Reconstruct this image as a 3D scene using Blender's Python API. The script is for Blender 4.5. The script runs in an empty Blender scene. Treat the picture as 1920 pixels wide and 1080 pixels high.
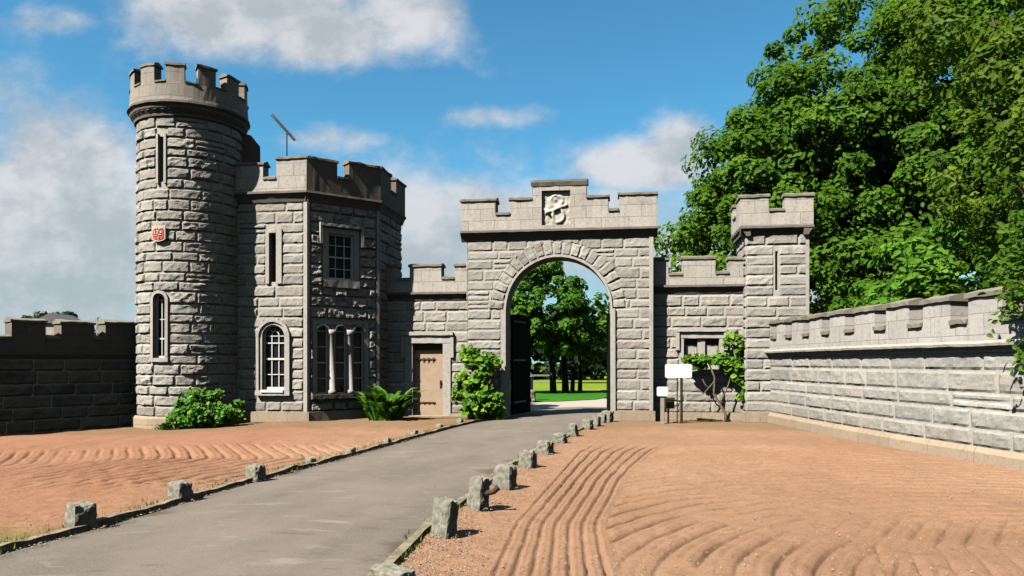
import bpy, math, random
import numpy as np
from mathutils import Vector, Matrix, noise
S = bpy.context.scene
R = math.radians
# ---------------------------------------------------------------- camera
cam = bpy.data.objects.new('camera', bpy.data.cameras.new('camera'))
S.collection.objects.link(cam); S.camera = cam
cam.location = (0, 0, 1.6); cam.rotation_euler = (R(90), 0, 0)
cam.data.sensor_width = 36; cam.data.lens = 26.25
cam.data.shift_y = 140 / 1920; cam.data.clip_end = 3000; cam.data.clip_start = 0.05
# ---------------------------------------------------------------- light
SUN_AZ, SUN_EL = R(-50), R(47)          # azimuth from -Y towards +X
sd = Vector((math.sin(SUN_AZ) * math.cos(SUN_EL), -math.cos(SUN_AZ) * math.cos(SUN_EL), math.sin(SUN_EL)))
sl = bpy.data.lights.new('sun', 'SUN'); sl.energy = 5.0; sl.angle = R(0.5); sl.color = (1, .955, .88)
so = bpy.data.objects.new('sun', sl); S.collection.objects.link(so); so.location = (-20, -20, 30)
so.rotation_euler = sd.to_track_quat('Z', 'Y').to_euler()
S.view_settings.view_transform = 'Standard'; S.view_settings.look = 'None'
S.view_settings.exposure = 1.3; S.view_settings.gamma = 1
S.cycles.max_bounces = 5; S.cycles.diffuse_bounces = 0; S.cycles.transparent_max_bounces = 8
W = bpy.data.worlds.new('World'); S.world = W; W.use_nodes = True


class NT:
    def __init__(s, nt):
        s.t = nt
    def n(s, typ, inputs=None, **kw):
        nd = s.t.nodes.new(typ)
        for k, v in kw.items(): setattr(nd, k, v)
        for k, v in (inputs or {}).items(): s.set(nd.inputs[k], v)
        return nd
    def set(s, inp, v):
        if isinstance(v, bpy.types.NodeSocket): s.t.links.new(v, inp)
        elif isinstance(v, bpy.types.Node): s.t.links.new(v.outputs[0], inp)
        else: inp.default_value = v
    def m(s, op, a, b=0.0, c=0.0, clamp=False):
        nd = s.n('ShaderNodeMath', operation=op, use_clamp=clamp)
        s.set(nd.inputs[0], a); s.set(nd.inputs[1], b); s.set(nd.inputs[2], c)
        return nd.outputs[0]
    def v(s, op, a, b=(0, 0, 0), out=0):
        nd = s.n('ShaderNodeVectorMath', operation=op)
        s.set(nd.inputs[0], a); s.set(nd.inputs[1], b)
        return nd.outputs[out]
    def mix(s, f, a, b, blend='MIX'):
        nd = s.n('ShaderNodeMix', data_type='RGBA', blend_type=blend)
        s.set(nd.inputs[0], f); s.set(nd.inputs[6], a); s.set(nd.inputs[7], b)
        return nd.outputs[2]
    def sm(s, x, lo, hi, a=0.0, b=1.0):
        nd = s.n('ShaderNodeMapRange', interpolation_type='SMOOTHSTEP')
        for i, q in enumerate((x, lo, hi, a, b)): s.set(nd.inputs[i], q)
        return nd.outputs[0]
    def noise(s, vec, scale, detail=4, rough=.55, dist=0.0, out=0):
        nd = s.n('ShaderNodeTexNoise', {'Scale': scale, 'Detail': detail, 'Roughness': rough, 'Distortion': dist})
        s.set(nd.inputs['Vector'], vec)
        return nd.outputs[out]
    def ramp(s, f, stops):
        nd = s.n('ShaderNodeValToRGB'); s.set(nd.inputs[0], f); el = nd.color_ramp.elements
        while len(el) < len(stops): el.new(.5)
        for e, (p, c) in zip(el, stops):
            e.position = p; e.color = (*c, 1) if len(c) == 3 else c
        return nd.outputs[0]


def build_world():
    t = NT(W.node_tree); W.node_tree.nodes.clear()
    sky = t.n('ShaderNodeTexSky', sky_type='NISHITA', sun_disc=False, sun_elevation=SUN_EL, sun_rotation=math.atan2(sd.x, sd.y) % (2 * math.pi),
              air_density=1.0, dust_density=.35, ozone_density=2.0)
    d = t.n('ShaderNodeTexCoord').outputs['Generated']
    d = t.v('NORMALIZE', d)
    sep = t.n('ShaderNodeSeparateXYZ'); t.set(sep.inputs[0], d)
    x, y, z = sep.outputs
    zz = t.m('ADD', t.m('MAXIMUM', z, 0.0), .22)
    comb = t.n('ShaderNodeCombineXYZ'); t.set(comb.inputs[0], t.m('DIVIDE', x, zz)); t.set(comb.inputs[1], t.m('DIVIDE', y, zz)); t.set(comb.inputs[2], z)
    P = comb.outputs[0]
    n1 = t.noise(P, 1.5, 10, .6, .3); n2 = t.noise(d, 5.0, 12, .63, .35); n3 = t.noise(d, 2.2, 5, .5)
    # cumulus banks in fixed compass directions: (x/y, z/y, half width, half height, weight)
    banks = [(-.36, .49, .20, .095, 1.0), (-.24, .44, .16, .06, .9), (-.15, .48, .10, .09, .9), (-.66, .16, .24, .15, 1.15), (-.60, .26, .12, .09, .9), (-.72, .05, .3, .1, 1.0),
             (-.27, .30, .10, .03, .55), (-.08, .17, .15, .11, .95), (-.03, .33, .07, .02, .5), (.185, .265, .13, .04, .9), (.235, .30, .06, .045, .85),
             (.12, .20, .2, .05, .6), (-.30, .12, .3, .12, .9), (-.60, .46, .12, .03, .45), (.3, .12, .4, .12, .8)]
    yy = t.m('MAXIMUM', y, .05)
    px, pz = t.m('DIVIDE', x, yy), t.m('DIVIDE', z, yy)
    front = t.sm(y, .05, .35)
    tot = None
    for (cx, cz, hx, hz, w) in banks:
        a = t.m('DIVIDE', t.m('SUBTRACT', px, cx), hx); b = t.m('DIVIDE', t.m('SUBTRACT', pz, cz), hz)
        r = t.m('ADD', t.m('MULTIPLY', a, a), t.m('MULTIPLY', b, b))
        g = t.m('MULTIPLY', t.m('EXPONENT', t.m('MULTIPLY', r, -1.1)), w)
        tot = g if tot is None else t.m('MAXIMUM', tot, g)
    c2 = t.n('ShaderNodeCombineXYZ'); t.set(c2.inputs[0], px); t.set(c2.inputs[1], t.m('MULTIPLY', pz, 1.35)); Q = c2.outputs[0]
    f1 = t.noise(Q, 3.2, 9, .58); f2 = t.noise(Q, 9.0, 9, .62); f3 = t.noise(t.v('ADD', Q, (3.1, .06, 0)), 4.5, 7, .6)
    tot = t.m('MULTIPLY', tot, front)
    back = t.m('MULTIPLY', t.sm(n1, .30, .50, 0, .9), t.m('SUBTRACT', 1.0, front))
    dens = t.m('ADD', t.m('ADD', tot, t.m('MULTIPLY', t.m('SUBTRACT', f2, .5), .75)), t.m('MULTIPLY', t.m('SUBTRACT', f1, .5), 1.5))
    mask = t.m('MAXIMUM', t.m('MULTIPLY', t.sm(dens, .14, .70), .95), back, clamp=True)
    shade = t.sm(t.m('ADD', f3, t.m('MULTIPLY', t.m('SUBTRACT', f2, .5), .9)), .36, .66)
    low = t.sm(pz, .02, .28)
    cc = t.mix(shade, (.47, .52, .56, 1), (.74, .75, .78, 1))
    cc = t.mix(t.m('MULTIPLY', t.m('SUBTRACT', 1.0, low), .45), cc, (.36, .45, .50, 1))
    cc = t.mix(front, (.15, .135, .118, 1), cc)      # unseen dim grey cloud behind the viewer, added to cut the sky fill
    skyc = t.v('MULTIPLY', sky.outputs[0], (.066, .150, .162))
    col = t.mix(mask, skyc, cc)
    bg = t.n('ShaderNodeBackground', {'Color': col, 'Strength': .405})
    out = t.n('ShaderNodeOutputWorld'); t.set(out.inputs[0], bg.outputs[0])
build_world()

# ---------------------------------------------------------------- materials
ALB = .70
def mat(name):
    m = bpy.data.materials.new(name); m.use_nodes = True; m.node_tree.nodes.clear()
    t = NT(m.node_tree); o = t.n('ShaderNodeOutputMaterial'); b = t.n('ShaderNodeBsdfPrincipled')
    t.set(o.inputs[0], b.outputs[0]); b.inputs['Roughness'].default_value = .85
    b.inputs['Specular IOR Level'].default_value = .25
    return m, t, b, o


def attr(t, name='sv'):
    a = t.n('ShaderNodeAttribute', attribute_name=name); s = t.n('ShaderNodeSeparateXYZ'); t.set(s.inputs[0], a.outputs['Vector'])
    return a.outputs['Vector'], s.outputs


def m_rock(name, c0, c1, lich=.5):
    m, t, b, o = mat(name)
    av, (u, z, tint) = attr(t)
    P = t.n('ShaderNodeTexCoord').outputs['Object']
    base = t.mix(tint, (*c0, 1), (*c1, 1))
    wn = t.n('ShaderNodeTexWhiteNoise', noise_dimensions='1D'); t.set(wn.inputs['W'], t.m('MULTIPLY', tint, 91.7))
    base = t.mix(t.sm(wn.outputs[0], .6, 1, 0, .5), base, (.40, .33, .25, 1)); base = t.mix(t.sm(wn.outputs[0], .25, 0, 0, .5), base, (.20, .205, .205, 1))
    n = t.noise(P, 3.0, 8, .65); f = t.noise(P, 26.0, 6, .7)
    base = t.mix(t.sm(n, .35, .7, 0, .55), base, (.30, .285, .255, 1))
    base = t.mix(t.sm(f, .48, .70, 0, .5), base, (.14, .135, .125, 1))
    lf = t.noise(P, 1.1, 8, .7)
    base = t.mix(t.sm(lf, .56, .72, 0, lich), base, (.20, .185, .15, 1))
    base = t.mix(t.sm(t.m('ADD', z, t.m('MULTIPLY', lf, 1.2)), 1.5, .7, 0, .4), base, (.27, .22, .15, 1))
    t.set(b.inputs['Base Color'], t.v('MULTIPLY', base, (ALB, ALB, ALB)))
    bp = t.n('ShaderNodeBump', {'Strength': .38, 'Distance': .022, 'Height': t.m('ADD', t.noise(P, 9, 8, .7), t.m('MULTIPLY', f, .5))})
    t.set(b.inputs['Normal'], bp.outputs[0]); b.inputs['Roughness'].default_value = .93
    return m


def m_mortar():
    m, t, b, o = mat('mortar')
    P = t.n('ShaderNodeTexCoord').outputs['Object']
    t.set(b.inputs['Base Color'], t.mix(t.noise(P, 6, 6, .7), (.24, .22, .19, 1), (.42, .39, .335, 1)))
    t.set(b.inputs['Normal'], t.n('ShaderNodeBump', {'Strength': .6, 'Distance': .02, 'Height': t.noise(P, 30, 5)}).outputs[0])
    return m


def m_dressed(name, c0, c1, stain=.6, joints=True, bw=.75, bh=.33):
    m, t, b, o = mat(name)
    av, (u, z, tint) = attr(t)
    P = t.n('ShaderNodeTexCoord').outputs['Object']
    n = t.noise(P, 2.2, 8, .65); f = t.noise(P, 14, 8, .7)
    base = t.mix(n, (*c0, 1), (*c1, 1))
    base = t.mix(t.sm(f, .47, .70, 0, .5), base, (.19, .17, .145, 1))
    base = t.mix(t.sm(t.noise(t.v('MULTIPLY', P, (2.2, 2.2, .5)), 3, 7, .7), .55, .75, 0, stain * .7), base, (.16, .135, .105, 1))
    base = t.mix(t.sm(t.noise(P, 1.3, 9, .75, .5), .56, .74, 0, stain), base, (.13, .105, .08, 1))
    base = t.mix(t.sm(t.noise(P, 1.9, 6, .7, .3), .60, .72, 0, stain * .5), base, (.33, .20, .15, 1))
    h = t.m('MULTIPLY', f, .4)
    if joints:
        br = t.n('ShaderNodeTexBrick', {'Vector': av, 'Scale': 1.0, 'Mortar Size': .006, 'Brick Width': bw, 'Row Height': bh, 'Mortar Smooth': .2,
                                        'Color1': (.35, .35, .35, 1), 'Color2': (.65, .65, .65, 1), 'Mortar': (.5, .5, .5, 1)})
        br.offset = .45
        base = t.mix(t.m('MULTIPLY', br.outputs['Fac'], .65), base, (.11, .10, .085, 1))
        base = t.mix(.28, base, br.outputs['Color'], 'OVERLAY')
        h = t.m('SUBTRACT', h, br.outputs['Fac'])
    t.set(b.inputs['Base Color'], t.v('MULTIPLY', base, (ALB, ALB, ALB)))
    t.set(b.inputs['Normal'], t.n('ShaderNodeBump', {'Strength': .5, 'Distance': .012, 'Height': h}).outputs[0])
    b.inputs['Roughness'].default_value = .9
    return m


def m_plain(name, c0, c1=None, rough=.7, scale=8, bump=.2, metal=0.0, spec=.25):
    m, t, b, o = mat(name); c1 = c1 or tuple(q * .7 for q in c0)
    P = t.n('ShaderNodeTexCoord').outputs['Object']
    n = t.noise(P, scale, 7, .65)
    t.set(b.inputs['Base Color'], t.v('MULTIPLY', t.mix(t.sm(n, .3, .7), (*c0, 1), (*c1, 1)), (ALB, ALB, ALB)))
    b.inputs['Roughness'].default_value = rough; b.inputs['Metallic'].default_value = metal
    b.inputs['Specular IOR Level'].default_value = spec
    if bump: t.set(b.inputs['Normal'], t.n('ShaderNodeBump', {'Strength': bump, 'Distance': .01, 'Height': n}).outputs[0])
    return m


def m_leaf(name, cols, trans=.42):
    m, t, b, o = mat(name)
    av, (rx, ry, tint) = attr(t)
    P = t.n('ShaderNodeTexCoord').outputs['Object']
    c = t.ramp(tint, [(i / (len(cols) - 1), q) for i, q in enumerate(cols)])
    c = t.v('MULTIPLY', t.mix(t.sm(t.noise(P, .9, 3, .5), .3, .7, 0, .45), c, t.mix(.55, c, (*cols[-1], 1))), (.98, 1.06, .95))
    t.set(b.inputs['Base Color'], c); b.inputs['Roughness'].default_value = .6; b.inputs['Specular IOR Level'].default_value = .12
    tr = t.n('ShaderNodeBsdfTranslucent', {'Color': t.mix(.5, c, (.16, .30, .015, 1))})
    mx = t.n('ShaderNodeMixShader', {0: trans}); t.set(mx.inputs[1], b.outputs[0]); t.set(mx.inputs[2], tr.outputs[0])
    t.set(o.inputs[0], mx.outputs[0])
    return m


def m_sand():
    m, t, b, o = mat('raked_sand')
    P = t.n('ShaderNodeTexCoord').outputs['Object']
    s = t.n('ShaderNodeSeparateXYZ'); t.set(s.inputs[0], P); x, y, z = s.outputs
    n = t.noise(P, .35, 8, .62); f = t.noise(P, 60, 5, .75); g = t.noise(P, 5, 8, .7)
    base = t.mix(t.sm(n, .32, .68), (.56, .33, .20, 1), (.47, .265, .155, 1))
    base = t.mix(t.sm(x, -3.2, -5.5, 0, .55), base, (.47, .21, .125, 1))
    base = t.mix(t.sm(g, .45, .8, 0, .5), base, (.33, .19, .105, 1))
    ms = t.v('LENGTH', t.v('MULTIPLY', t.v('SUBTRACT', P, (-4.75, 6.3, 0)), (.8, 1.0, 0)), out=1)
    base = t.mix(t.sm(t.m('ADD', ms, t.m('MULTIPLY', t.m('SUBTRACT', g, .5), 1.6)), 1.0, .45, 0, .75), base, (.27, .25, .07, 1))
    base = t.mix(t.sm(f, .53, .72, 0, .6), base, (.72, .48, .33, 1))
    gr = t.noise(P, 34, 8, .8); base = t.mix(t.sm(gr, .50, .36, 0, .65), base, (.26, .135, .07, 1))
    # greyer trodden earth by the walls and brown weeds along them
    base = t.mix(t.sm(t.m('ADD', y, t.m('MULTIPLY', n, 3.5)), 18.6, 20.3, 0, .65), base, (.30, .205, .115, 1))
    peb = t.n('ShaderNodeTexVoronoi', {'Vector': P, 'Scale': 14.0}, feature='F1')
    base = t.mix(t.m('MULTIPLY', t.sm(peb.outputs['Distance'], .16, .08), t.sm(g, .5, .62)), base, (.22, .15, .10, 1))
    t.set(b.inputs['Base Color'], t.v('MULTIPLY', base, (ALB * .8, ALB * .8, ALB * .8))); b.inputs['Roughness'].default_value = 1; b.inputs['Specular IOR Level'].default_value = .05
    h = t.m('ADD', t.m('ADD', t.m('MULTIPLY', f, .35), g), t.m('MULTIPLY', gr, .6))
    t.set(b.inputs['Normal'], t.n('ShaderNodeBump', {'Strength': .8, 'Distance': .035, 'Height': h}).outputs[0])
    return m


def m_road():
    m, t, b, o = mat('worn_tarmac')
    P = t.n('ShaderNodeTexCoord').outputs['Object']
    av, (u, v, w) = attr(t)
    st = t.v('MULTIPLY', av, (1.1, .28, 1))
    n = t.noise(st, 1.6, 8, .65); f = t.noise(P, 70, 6, .85); q = t.noise(t.v('MULTIPLY', P, (.8, 1.6, 1)), .9, 9, .68)
    ls = t.noise(t.v('MULTIPLY', P, (1.0, 3.2, 1)), 1.3, 6, .6, .2)
    base = t.mix(t.sm(n, .3, .7), (.30, .25, .20, 1), (.215, .185, .15, 1))
    base = t.mix(t.sm(q, .5, .72, 0, .6), base, (.34, .275, .215, 1))
    base = t.mix(t.sm(ls, .58, .70, 0, .5), base, (.48, .41, .32, 1))
    base = t.mix(t.sm(ls, .40, .30, 0, .5), base, (.13, .115, .095, 1))
    base = t.mix(t.sm(f, .48, .68, 0, .65), base, (.42, .37, .31, 1)); base = t.mix(t.sm(f, .46, .34, 0, .6), base, (.08, .07, .06, 1))
    cr = t.n('ShaderNodeTexVoronoi', {'Vector': t.v('ADD', P, t.v('MULTIPLY', t.noise(P, 2, 5, .6, 0, 1), (.7, .7, 0))), 'Scale': .75}, feature='DISTANCE_TO_EDGE')
    base = t.mix(t.m('MULTIPLY', t.sm(cr.outputs['Distance'], .008, .002, 0, .5), t.sm(q, .58, .66)), base, (.06, .05, .04, 1))
    e = t.m('ABSOLUTE', u)
    base = t.mix(t.m('MULTIPLY', t.sm(t.m('ADD', e, t.m('MULTIPLY', t.m('SUBTRACT', q, .5), 1.1)), .84, 1.04), .75), base, (.12, .095, .055, 1))
    t.set(b.inputs['Base Color'], t.v('MULTIPLY', base, (ALB * .8, ALB * .8, ALB * .8))); b.inputs['Roughness'].default_value = .95; b.inputs['Specular IOR Level'].default_value = .1
    t.set(b.inputs['Normal'], t.n('ShaderNodeBump', {'Strength': .5, 'Distance': .012, 'Height': t.m('ADD', f, q)}).outputs[0])
    return m


def m_grass(name, c0, c1, c2, sc=1.0):
    m, t, b, o = mat(name)
    P = t.n('ShaderNodeTexCoord').outputs['Object']
    n = t.noise(P, .25 * sc, 6, .6); f = t.noise(P, 7 * sc, 8, .75)
    base = t.mix(t.sm(n, .3, .7), (*c0, 1), (*c1, 1)); base = t.mix(t.sm(f, .42, .7, 0, .7), base, (*c2, 1))
    t.set(b.inputs['Base Color'], t.v('MULTIPLY', base, (ALB, ALB, ALB))); b.inputs['Roughness'].default_value = 1; b.inputs['Specular IOR Level'].default_value = .05
    t.set(b.inputs['Normal'], t.n('ShaderNodeBump', {'Strength': .8, 'Distance': .06, 'Height': f}).outputs[0])
    return m


M = {}
M['rock'] = m_rock('rock_faced_stone', (.35, .32, .275), (.50, .465, .405))
M['rock_wall'] = m_rock('pale_grey_rubble', (.385, .365, .325), (.51, .485, .435), .35)
M['rock_shaded'] = m_rock('shade_darkened_stone', (.07, .06, .05), (.13, .11, .095))  # shade painted in: near-black copy of the rock for the unlit left wall
M['mortar'] = m_mortar()
M['dress'] = m_dressed('dressed_sandstone', (.42, .375, .325), (.54, .49, .43), .75)
M['dress_old'] = m_dressed('mottled_old_sandstone', (.22, .19, .155), (.42, .37, .31), .95, True, .5, .3)
M['dress_plain'] = m_dressed('dressed_sandstone_trim', (.43, .39, .335), (.53, .485, .43), .35, False)
M['dress_wall'] = m_dressed('pale_dressed_parapet', (.45, .41, .37), (.51, .475, .43), .5, True, .62, .34)
M['coping'] = m_dressed('lichen_coping', (.17, .15, .11), (.33, .29, .22), .95, False)
M['cornice'] = m_dressed('dark_cornice', (.10, .085, .07), (.21, .18, .15), .5, False)  # dark brown tone over the whole moulding
M['dress_shaded'] = m_dressed('shade_darkened_parapet', (.13, .11, .09), (.24, .205, .165), .8)  # dressed stone with shade put into its colour, for faces turned from the sun
M['plinth'] = m_dressed('ochre_plinth', (.38, .28, .185), (.46, .36, .25), .35, True, 1.1, .5)
M['roof'] = m_plain('lead_roof', (.07, .07, .07))
M['white'] = m_plain('white_paint', (.80, .79, .76), (.70, .68, .64), .5, 12, .05)
M['cream'] = m_plain('faded_cream_paint', (.42, .33, .24), (.30, .23, .16), .6, 12, .1)
M['glass'] = m_plain('dark_window_glass', (.012, .013, .015), (.02, .02, .02), .12, 2, 0, 0, .15)
M['curtain'] = m_plain('curtain_cloth', (.35, .30, .26), (.25, .2, .17), .9)
M['void'] = m_plain('unlit_interior', (.012, .011, .01), (.02, .018, .015), .95)
M['door'] = m_plain('tan_door_paint', (.50, .36, .24), (.43, .305, .20), .55, 3, .1)
M['iron'] = m_plain('black_iron', (.015, .014, .013), (.03, .025, .02), .55, 20)
M['rust'] = m_plain('rusty_iron', (.10, .05, .025), (.05, .03, .02), .8, 30)
M['gate'] = m_plain('black_gate_paint', (.006, .006, .006), (.010, .009, .008), .9, 6, .2, 0, .04)
M['plaque'] = m_plain('red_plaque_ground', (.55, .10, .06), (.45, .08, .05), .6)
M['plaqueb'] = m_plain('plaque_border', (.72, .55, .45), (.6, .42, .34), .7)
M['alu'] = m_plain('aluminium', (.55, .62, .68), (.45, .5, .55), .35, 10, 0, .6, .5)
M['bark'] = m_plain('bark', (.085, .065, .045), (.035, .028, .02), .95, 14, .8)
M['vinebark'] = m_plain('vine_stem_bark', (.25, .18, .12), (.13, .09, .06), .95, 20, .8)
M['block'] = m_plain('mossy_block', (.34, .32, .26), (.15, .14, .10), .95, 13, .7)
M['edge'] = m_plain('mossy_edging_stone', (.36, .29, .20), (.15, .125, .08), .95, 9, .7)
M['sign'] = m_plain('white_sign_board', (.80, .80, .80), (.74, .74, .74), .4, 4, .02)
M['post'] = m_plain('sign_post_paint', (.40, .33, .25), (.28, .23, .17), .7)
M['wood'] = m_plain('silvered_timber', (.36, .33, .26), (.22, .2, .15), .9, 16, .3)
M['slate'] = m_plain('slate_roof', (.16, .16, .165), (.10, .10, .11), .7)
M['sand'] = m_sand(); M['road'] = m_road()
M['gravel'] = m_plain('pale_gravel', (.50, .44, .37), (.40, .35, .29), 1, 20, .4)
M['lawn'] = m_grass('mown_lawn', (.035, .17, .012), (.05, .21, .014), (.03, .13, .01))
M['meadow'] = m_grass('meadow_grass', (.17, .26, .02), (.24, .31, .03), (.13, .22, .02), .5)
M['rough'] = m_grass('rough_grass', (.06, .10, .025), (.10, .13, .03), (.05, .08, .02))
M['leaf'] = m_leaf('broadleaf', [(.018, .050, .004), (.042, .105, .007), (.070, .150, .010), (.12, .20, .014)])
M['leaf_olive'] = m_leaf('olive_broadleaf', [(.020, .048, .005), (.045, .095, .008), (.085, .145, .012), (.17, .20, .022)])
M['leaf_park'] = m_leaf('park_broadleaf', [(.018, .065, .008), (.045, .13, .012), (.08, .20, .016), (.15, .28, .03)])
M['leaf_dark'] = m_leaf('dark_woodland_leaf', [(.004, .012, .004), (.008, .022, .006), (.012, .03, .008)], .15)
M['leaf_vine'] = m_leaf('vine_leaf', [(.035, .12, .01), (.07, .20, .012), (.13, .28, .02), (.24, .34, .03)], .4)
M['leaf_fern'] = m_leaf('fern_blade', [(.025, .09, .010), (.05, .16, .015), (.08, .22, .02), (.14, .28, .03)], .3)


# ---------------------------------------------------------------- mesh helpers
WORN = ('dressed_sandstone', 'lichen_coping', 'dark_cornice', 'shade_darkened_parapet', 'ochre_plinth', 'pale_dressed_parapet', 'mottled_old_sandstone', 'dressed_sandstone_trim')


class MB:
    def __init__(s):
        s.v = []; s.f = []; s.a = []
    def add(s, vs, fs, at=None):
        k = len(s.v); s.v += [tuple(p) for p in vs]; s.f += [tuple(i + k for i in f) for f in fs]
        s.a += at if at is not None else [(p[0], p[2], .5) for p in vs]
    def build(s, name, m, parent=None, smooth=False):
        wear = .009 if m.name in WORN else 0
        if wear:
            s.v = [tuple(Vector(p) + (noise.noise_vector(Vector(p) * 4.3) + .6 * noise.noise_vector(Vector(p) * 13)) * (wear * (2 if m.name == 'lichen_coping' else 1))) for p in s.v]
        me = bpy.data.meshes.new(name); off = Vector(parent.matrix_local.translation) if parent else Vector((0, 0, 0))
        if parent is not None and parent.parent is not None: off = Vector(parent['_o'])
        elif parent is not None: off = Vector(parent.location)
        me.from_pydata([(p[0] - off.x, p[1] - off.y, p[2] - off.z) for p in s.v], [], s.f)
        at = me.attributes.new('sv', 'FLOAT_VECTOR', 'POINT'); at.data.foreach_set('vector', np.array(s.a, dtype=np.float32).ravel())
        me.materials.append(m); me.validate(); me.update()
        if smooth: me.polygons.foreach_set('use_smooth', [True] * len(me.polygons))
        o = bpy.data.objects.new(name, me); S.collection.objects.link(o)
        if parent is not None:
            o.parent = parent; o['_o'] = tuple(off)
        return o
    # a box in a frame: u0..u1, z0..z1, n0..n1
    def box(s, F, u0, u1, z0, z1, n0, n1, du=None, bev=0):
        du = du if du and du < .13 else (.12 if (u1 - u0) > .3 and (u1 - u0) < 40 else None)
        k = 1 if not du else max(1, int(math.ceil((u1 - u0) / du)))
        vs, at = [], []
        for i in range(k + 1):
            u = u0 + (u1 - u0) * i / k
            for z, n in ((z0, n1), (z1, n1), (z1, n0), (z0, n0)):
                vs.append(F(u, z, n)); at.append((u, z, .5))
        fs = [(0, 1, 2, 3), tuple(4 * k + q for q in (3, 2, 1, 0))]
        for i in range(k):
            for j in range(4):
                a, b = 4 * i + j, 4 * i + (j + 1) % 4
                fs.append((a, a + 4, b + 4, b))
        s.add(vs, fs, at)
    # profile [(n,z)..] (outer outline, listed top to bottom) swept along u
    def sweep(s, F, u0, u1, prof, du=None, caps=True):
        du = du if du and du < .13 else .12
        k = max(1, int(math.ceil((u1 - u0) / du))); m = len(prof)
        vs, at, fs = [], [], []
        for i in range(k + 1):
            u = u0 + (u1 - u0) * i / k
            for n, z in prof: vs.append(F(u, z, n)); at.append((u, z, .5))
        for i in range(k):
            for j in range(m):
                a, b = m * i + j, m * i + (j + 1) % m
                fs.append((a, b, b + m, a + m))
        if caps: fs += [tuple(range(m))[::-1], tuple(m * k + q for q in range(m))]
        s.add(vs, fs, at)
    def tube(s, pts, rad, seg=8):
        pts = [Vector(p) for p in pts]; rr = rad if isinstance(rad, (list, tuple)) else [rad] * len(pts)
        vs = []; up = Vector((0, 0, 1))
        for i, p in enumerate(pts):
            d = (pts[min(i + 1, len(pts) - 1)] - pts[max(i - 1, 0)]).normalized()
            a = d.cross(up if abs(d.z) < .95 else Vector((1, 0, 0))).normalized(); b = d.cross(a)
            for j in range(seg):
                t = 2 * math.pi * j / seg; vs.append(p + (a * math.cos(t) + b * math.sin(t)) * rr[i])
        fs = [tuple(range(seg)), tuple((len(pts) - 1) * seg + q for q in range(seg))[::-1]]
        for i in range(len(pts) - 1):
            for j in range(seg):
                a, b = i * seg + j, i * seg + (j + 1) % seg
                fs.append((a, a + seg, b + seg, b))
        s.add(vs, fs)


def frame(O, az):                         # az: direction the face looks, from -Y towards +X
    a = R(az); U = (math.cos(a), math.sin(a)); N = (math.sin(a), -math.cos(a))
    return lambda u, z, n: (O[0] + U[0] * u + N[0] * n, O[1] + U[1] * u + N[1] * n, z)


def cyl(c, r):                            # u = arc length at radius r, zero facing -Y
    def f(u, z, n):
        t = u / r; return (c[0] + (r + n) * math.sin(t), c[1] - (r + n) * math.cos(t), z)
    return f


def wall(mb, F, u0, u1, z0, z1, nf, nb, rects=(), arches=(), du=None, jamb=True):
    """solid wall with rectangular and round-headed openings. rects (a,b,c,d); arches (a,b,zbottom,zspring)"""
    ops = [tuple(r) + (0,) for r in rects] + [(a, b, zb, zs + (b - a) / 2, 1) for a, b, zb, zs in arches]
    us = {u0, u1}; zs = {z0, z1}
    for a, b, c, d, k in ops: us |= {a, b}; zs |= {c, d}
    us = sorted(q for q in us if u0 <= q <= u1); zs = sorted(q for q in zs if z0 <= q <= z1)
    if du:
        uu = []
        for a, b in zip(us, us[1:]):
            k = max(1, int(math.ceil((b - a) / du))); uu += [a + (b - a) * i / k for i in range(k)]
        us = uu + [us[-1]]
    def hole(u, z):
        for a, b, c, d, k in ops:
            if a < u < b and c < z < d: return 1 + k
        return 0 if (u0 < u < u1 and z0 < z < z1) else 1
    def q(pts):
        mb.add([F(*p) for p in pts], [(0, 1, 2, 3)], [(p[0], p[1], .5) for p in pts])
    for a, b in zip(us, us[1:]):
        for c, d in zip(zs, zs[1:]):
            um, zm = (a + b) / 2, (c + d) / 2
            if hole(um, zm): continue
            q([(a, c, nf), (b, c, nf), (b, d, nf), (a, d, nf)]); q([(b, c, nb), (a, c, nb), (a, d, nb), (b, d, nb)])
            e = 1e-4
            if hole(a - e, zm): q([(a, c, nb), (a, c, nf), (a, d, nf), (a, d, nb)])
            if hole(b + e, zm): q([(b, c, nf), (b, c, nb), (b, d, nb), (b, d, nf)])
            if hole(um, d + e) == 1: q([(a, d, nf), (b, d, nf), (b, d, nb), (a, d, nb)])
            if hole(um, c - e) == 1: q([(a, c, nb), (b, c, nb), (b, c, nf), (a, c, nf)])
    for a, b, zb, zsp in arches:
        r = (b - a) / 2; uc = (a + b) / 2; zt = zsp + r; K = 20
        P = [(uc - r * math.cos(math.pi * i / K), zsp + r * math.sin(math.pi * i / K)) for i in range(K + 1)]
        for (ua, za), (ub, zb2) in zip(P, P[1:]):
            q([(ua, za, nf), (ub, zb2, nf), (ub, zt, nf), (ua, zt, nf)]); q([(ub, zb2, nb), (ua, za, nb), (ua, zt, nb), (ub, zt, nb)])
            q([(ua, za, nb), (ub, zb2, nb), (ub, zb2, nf), (ua, za, nf)])


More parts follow.
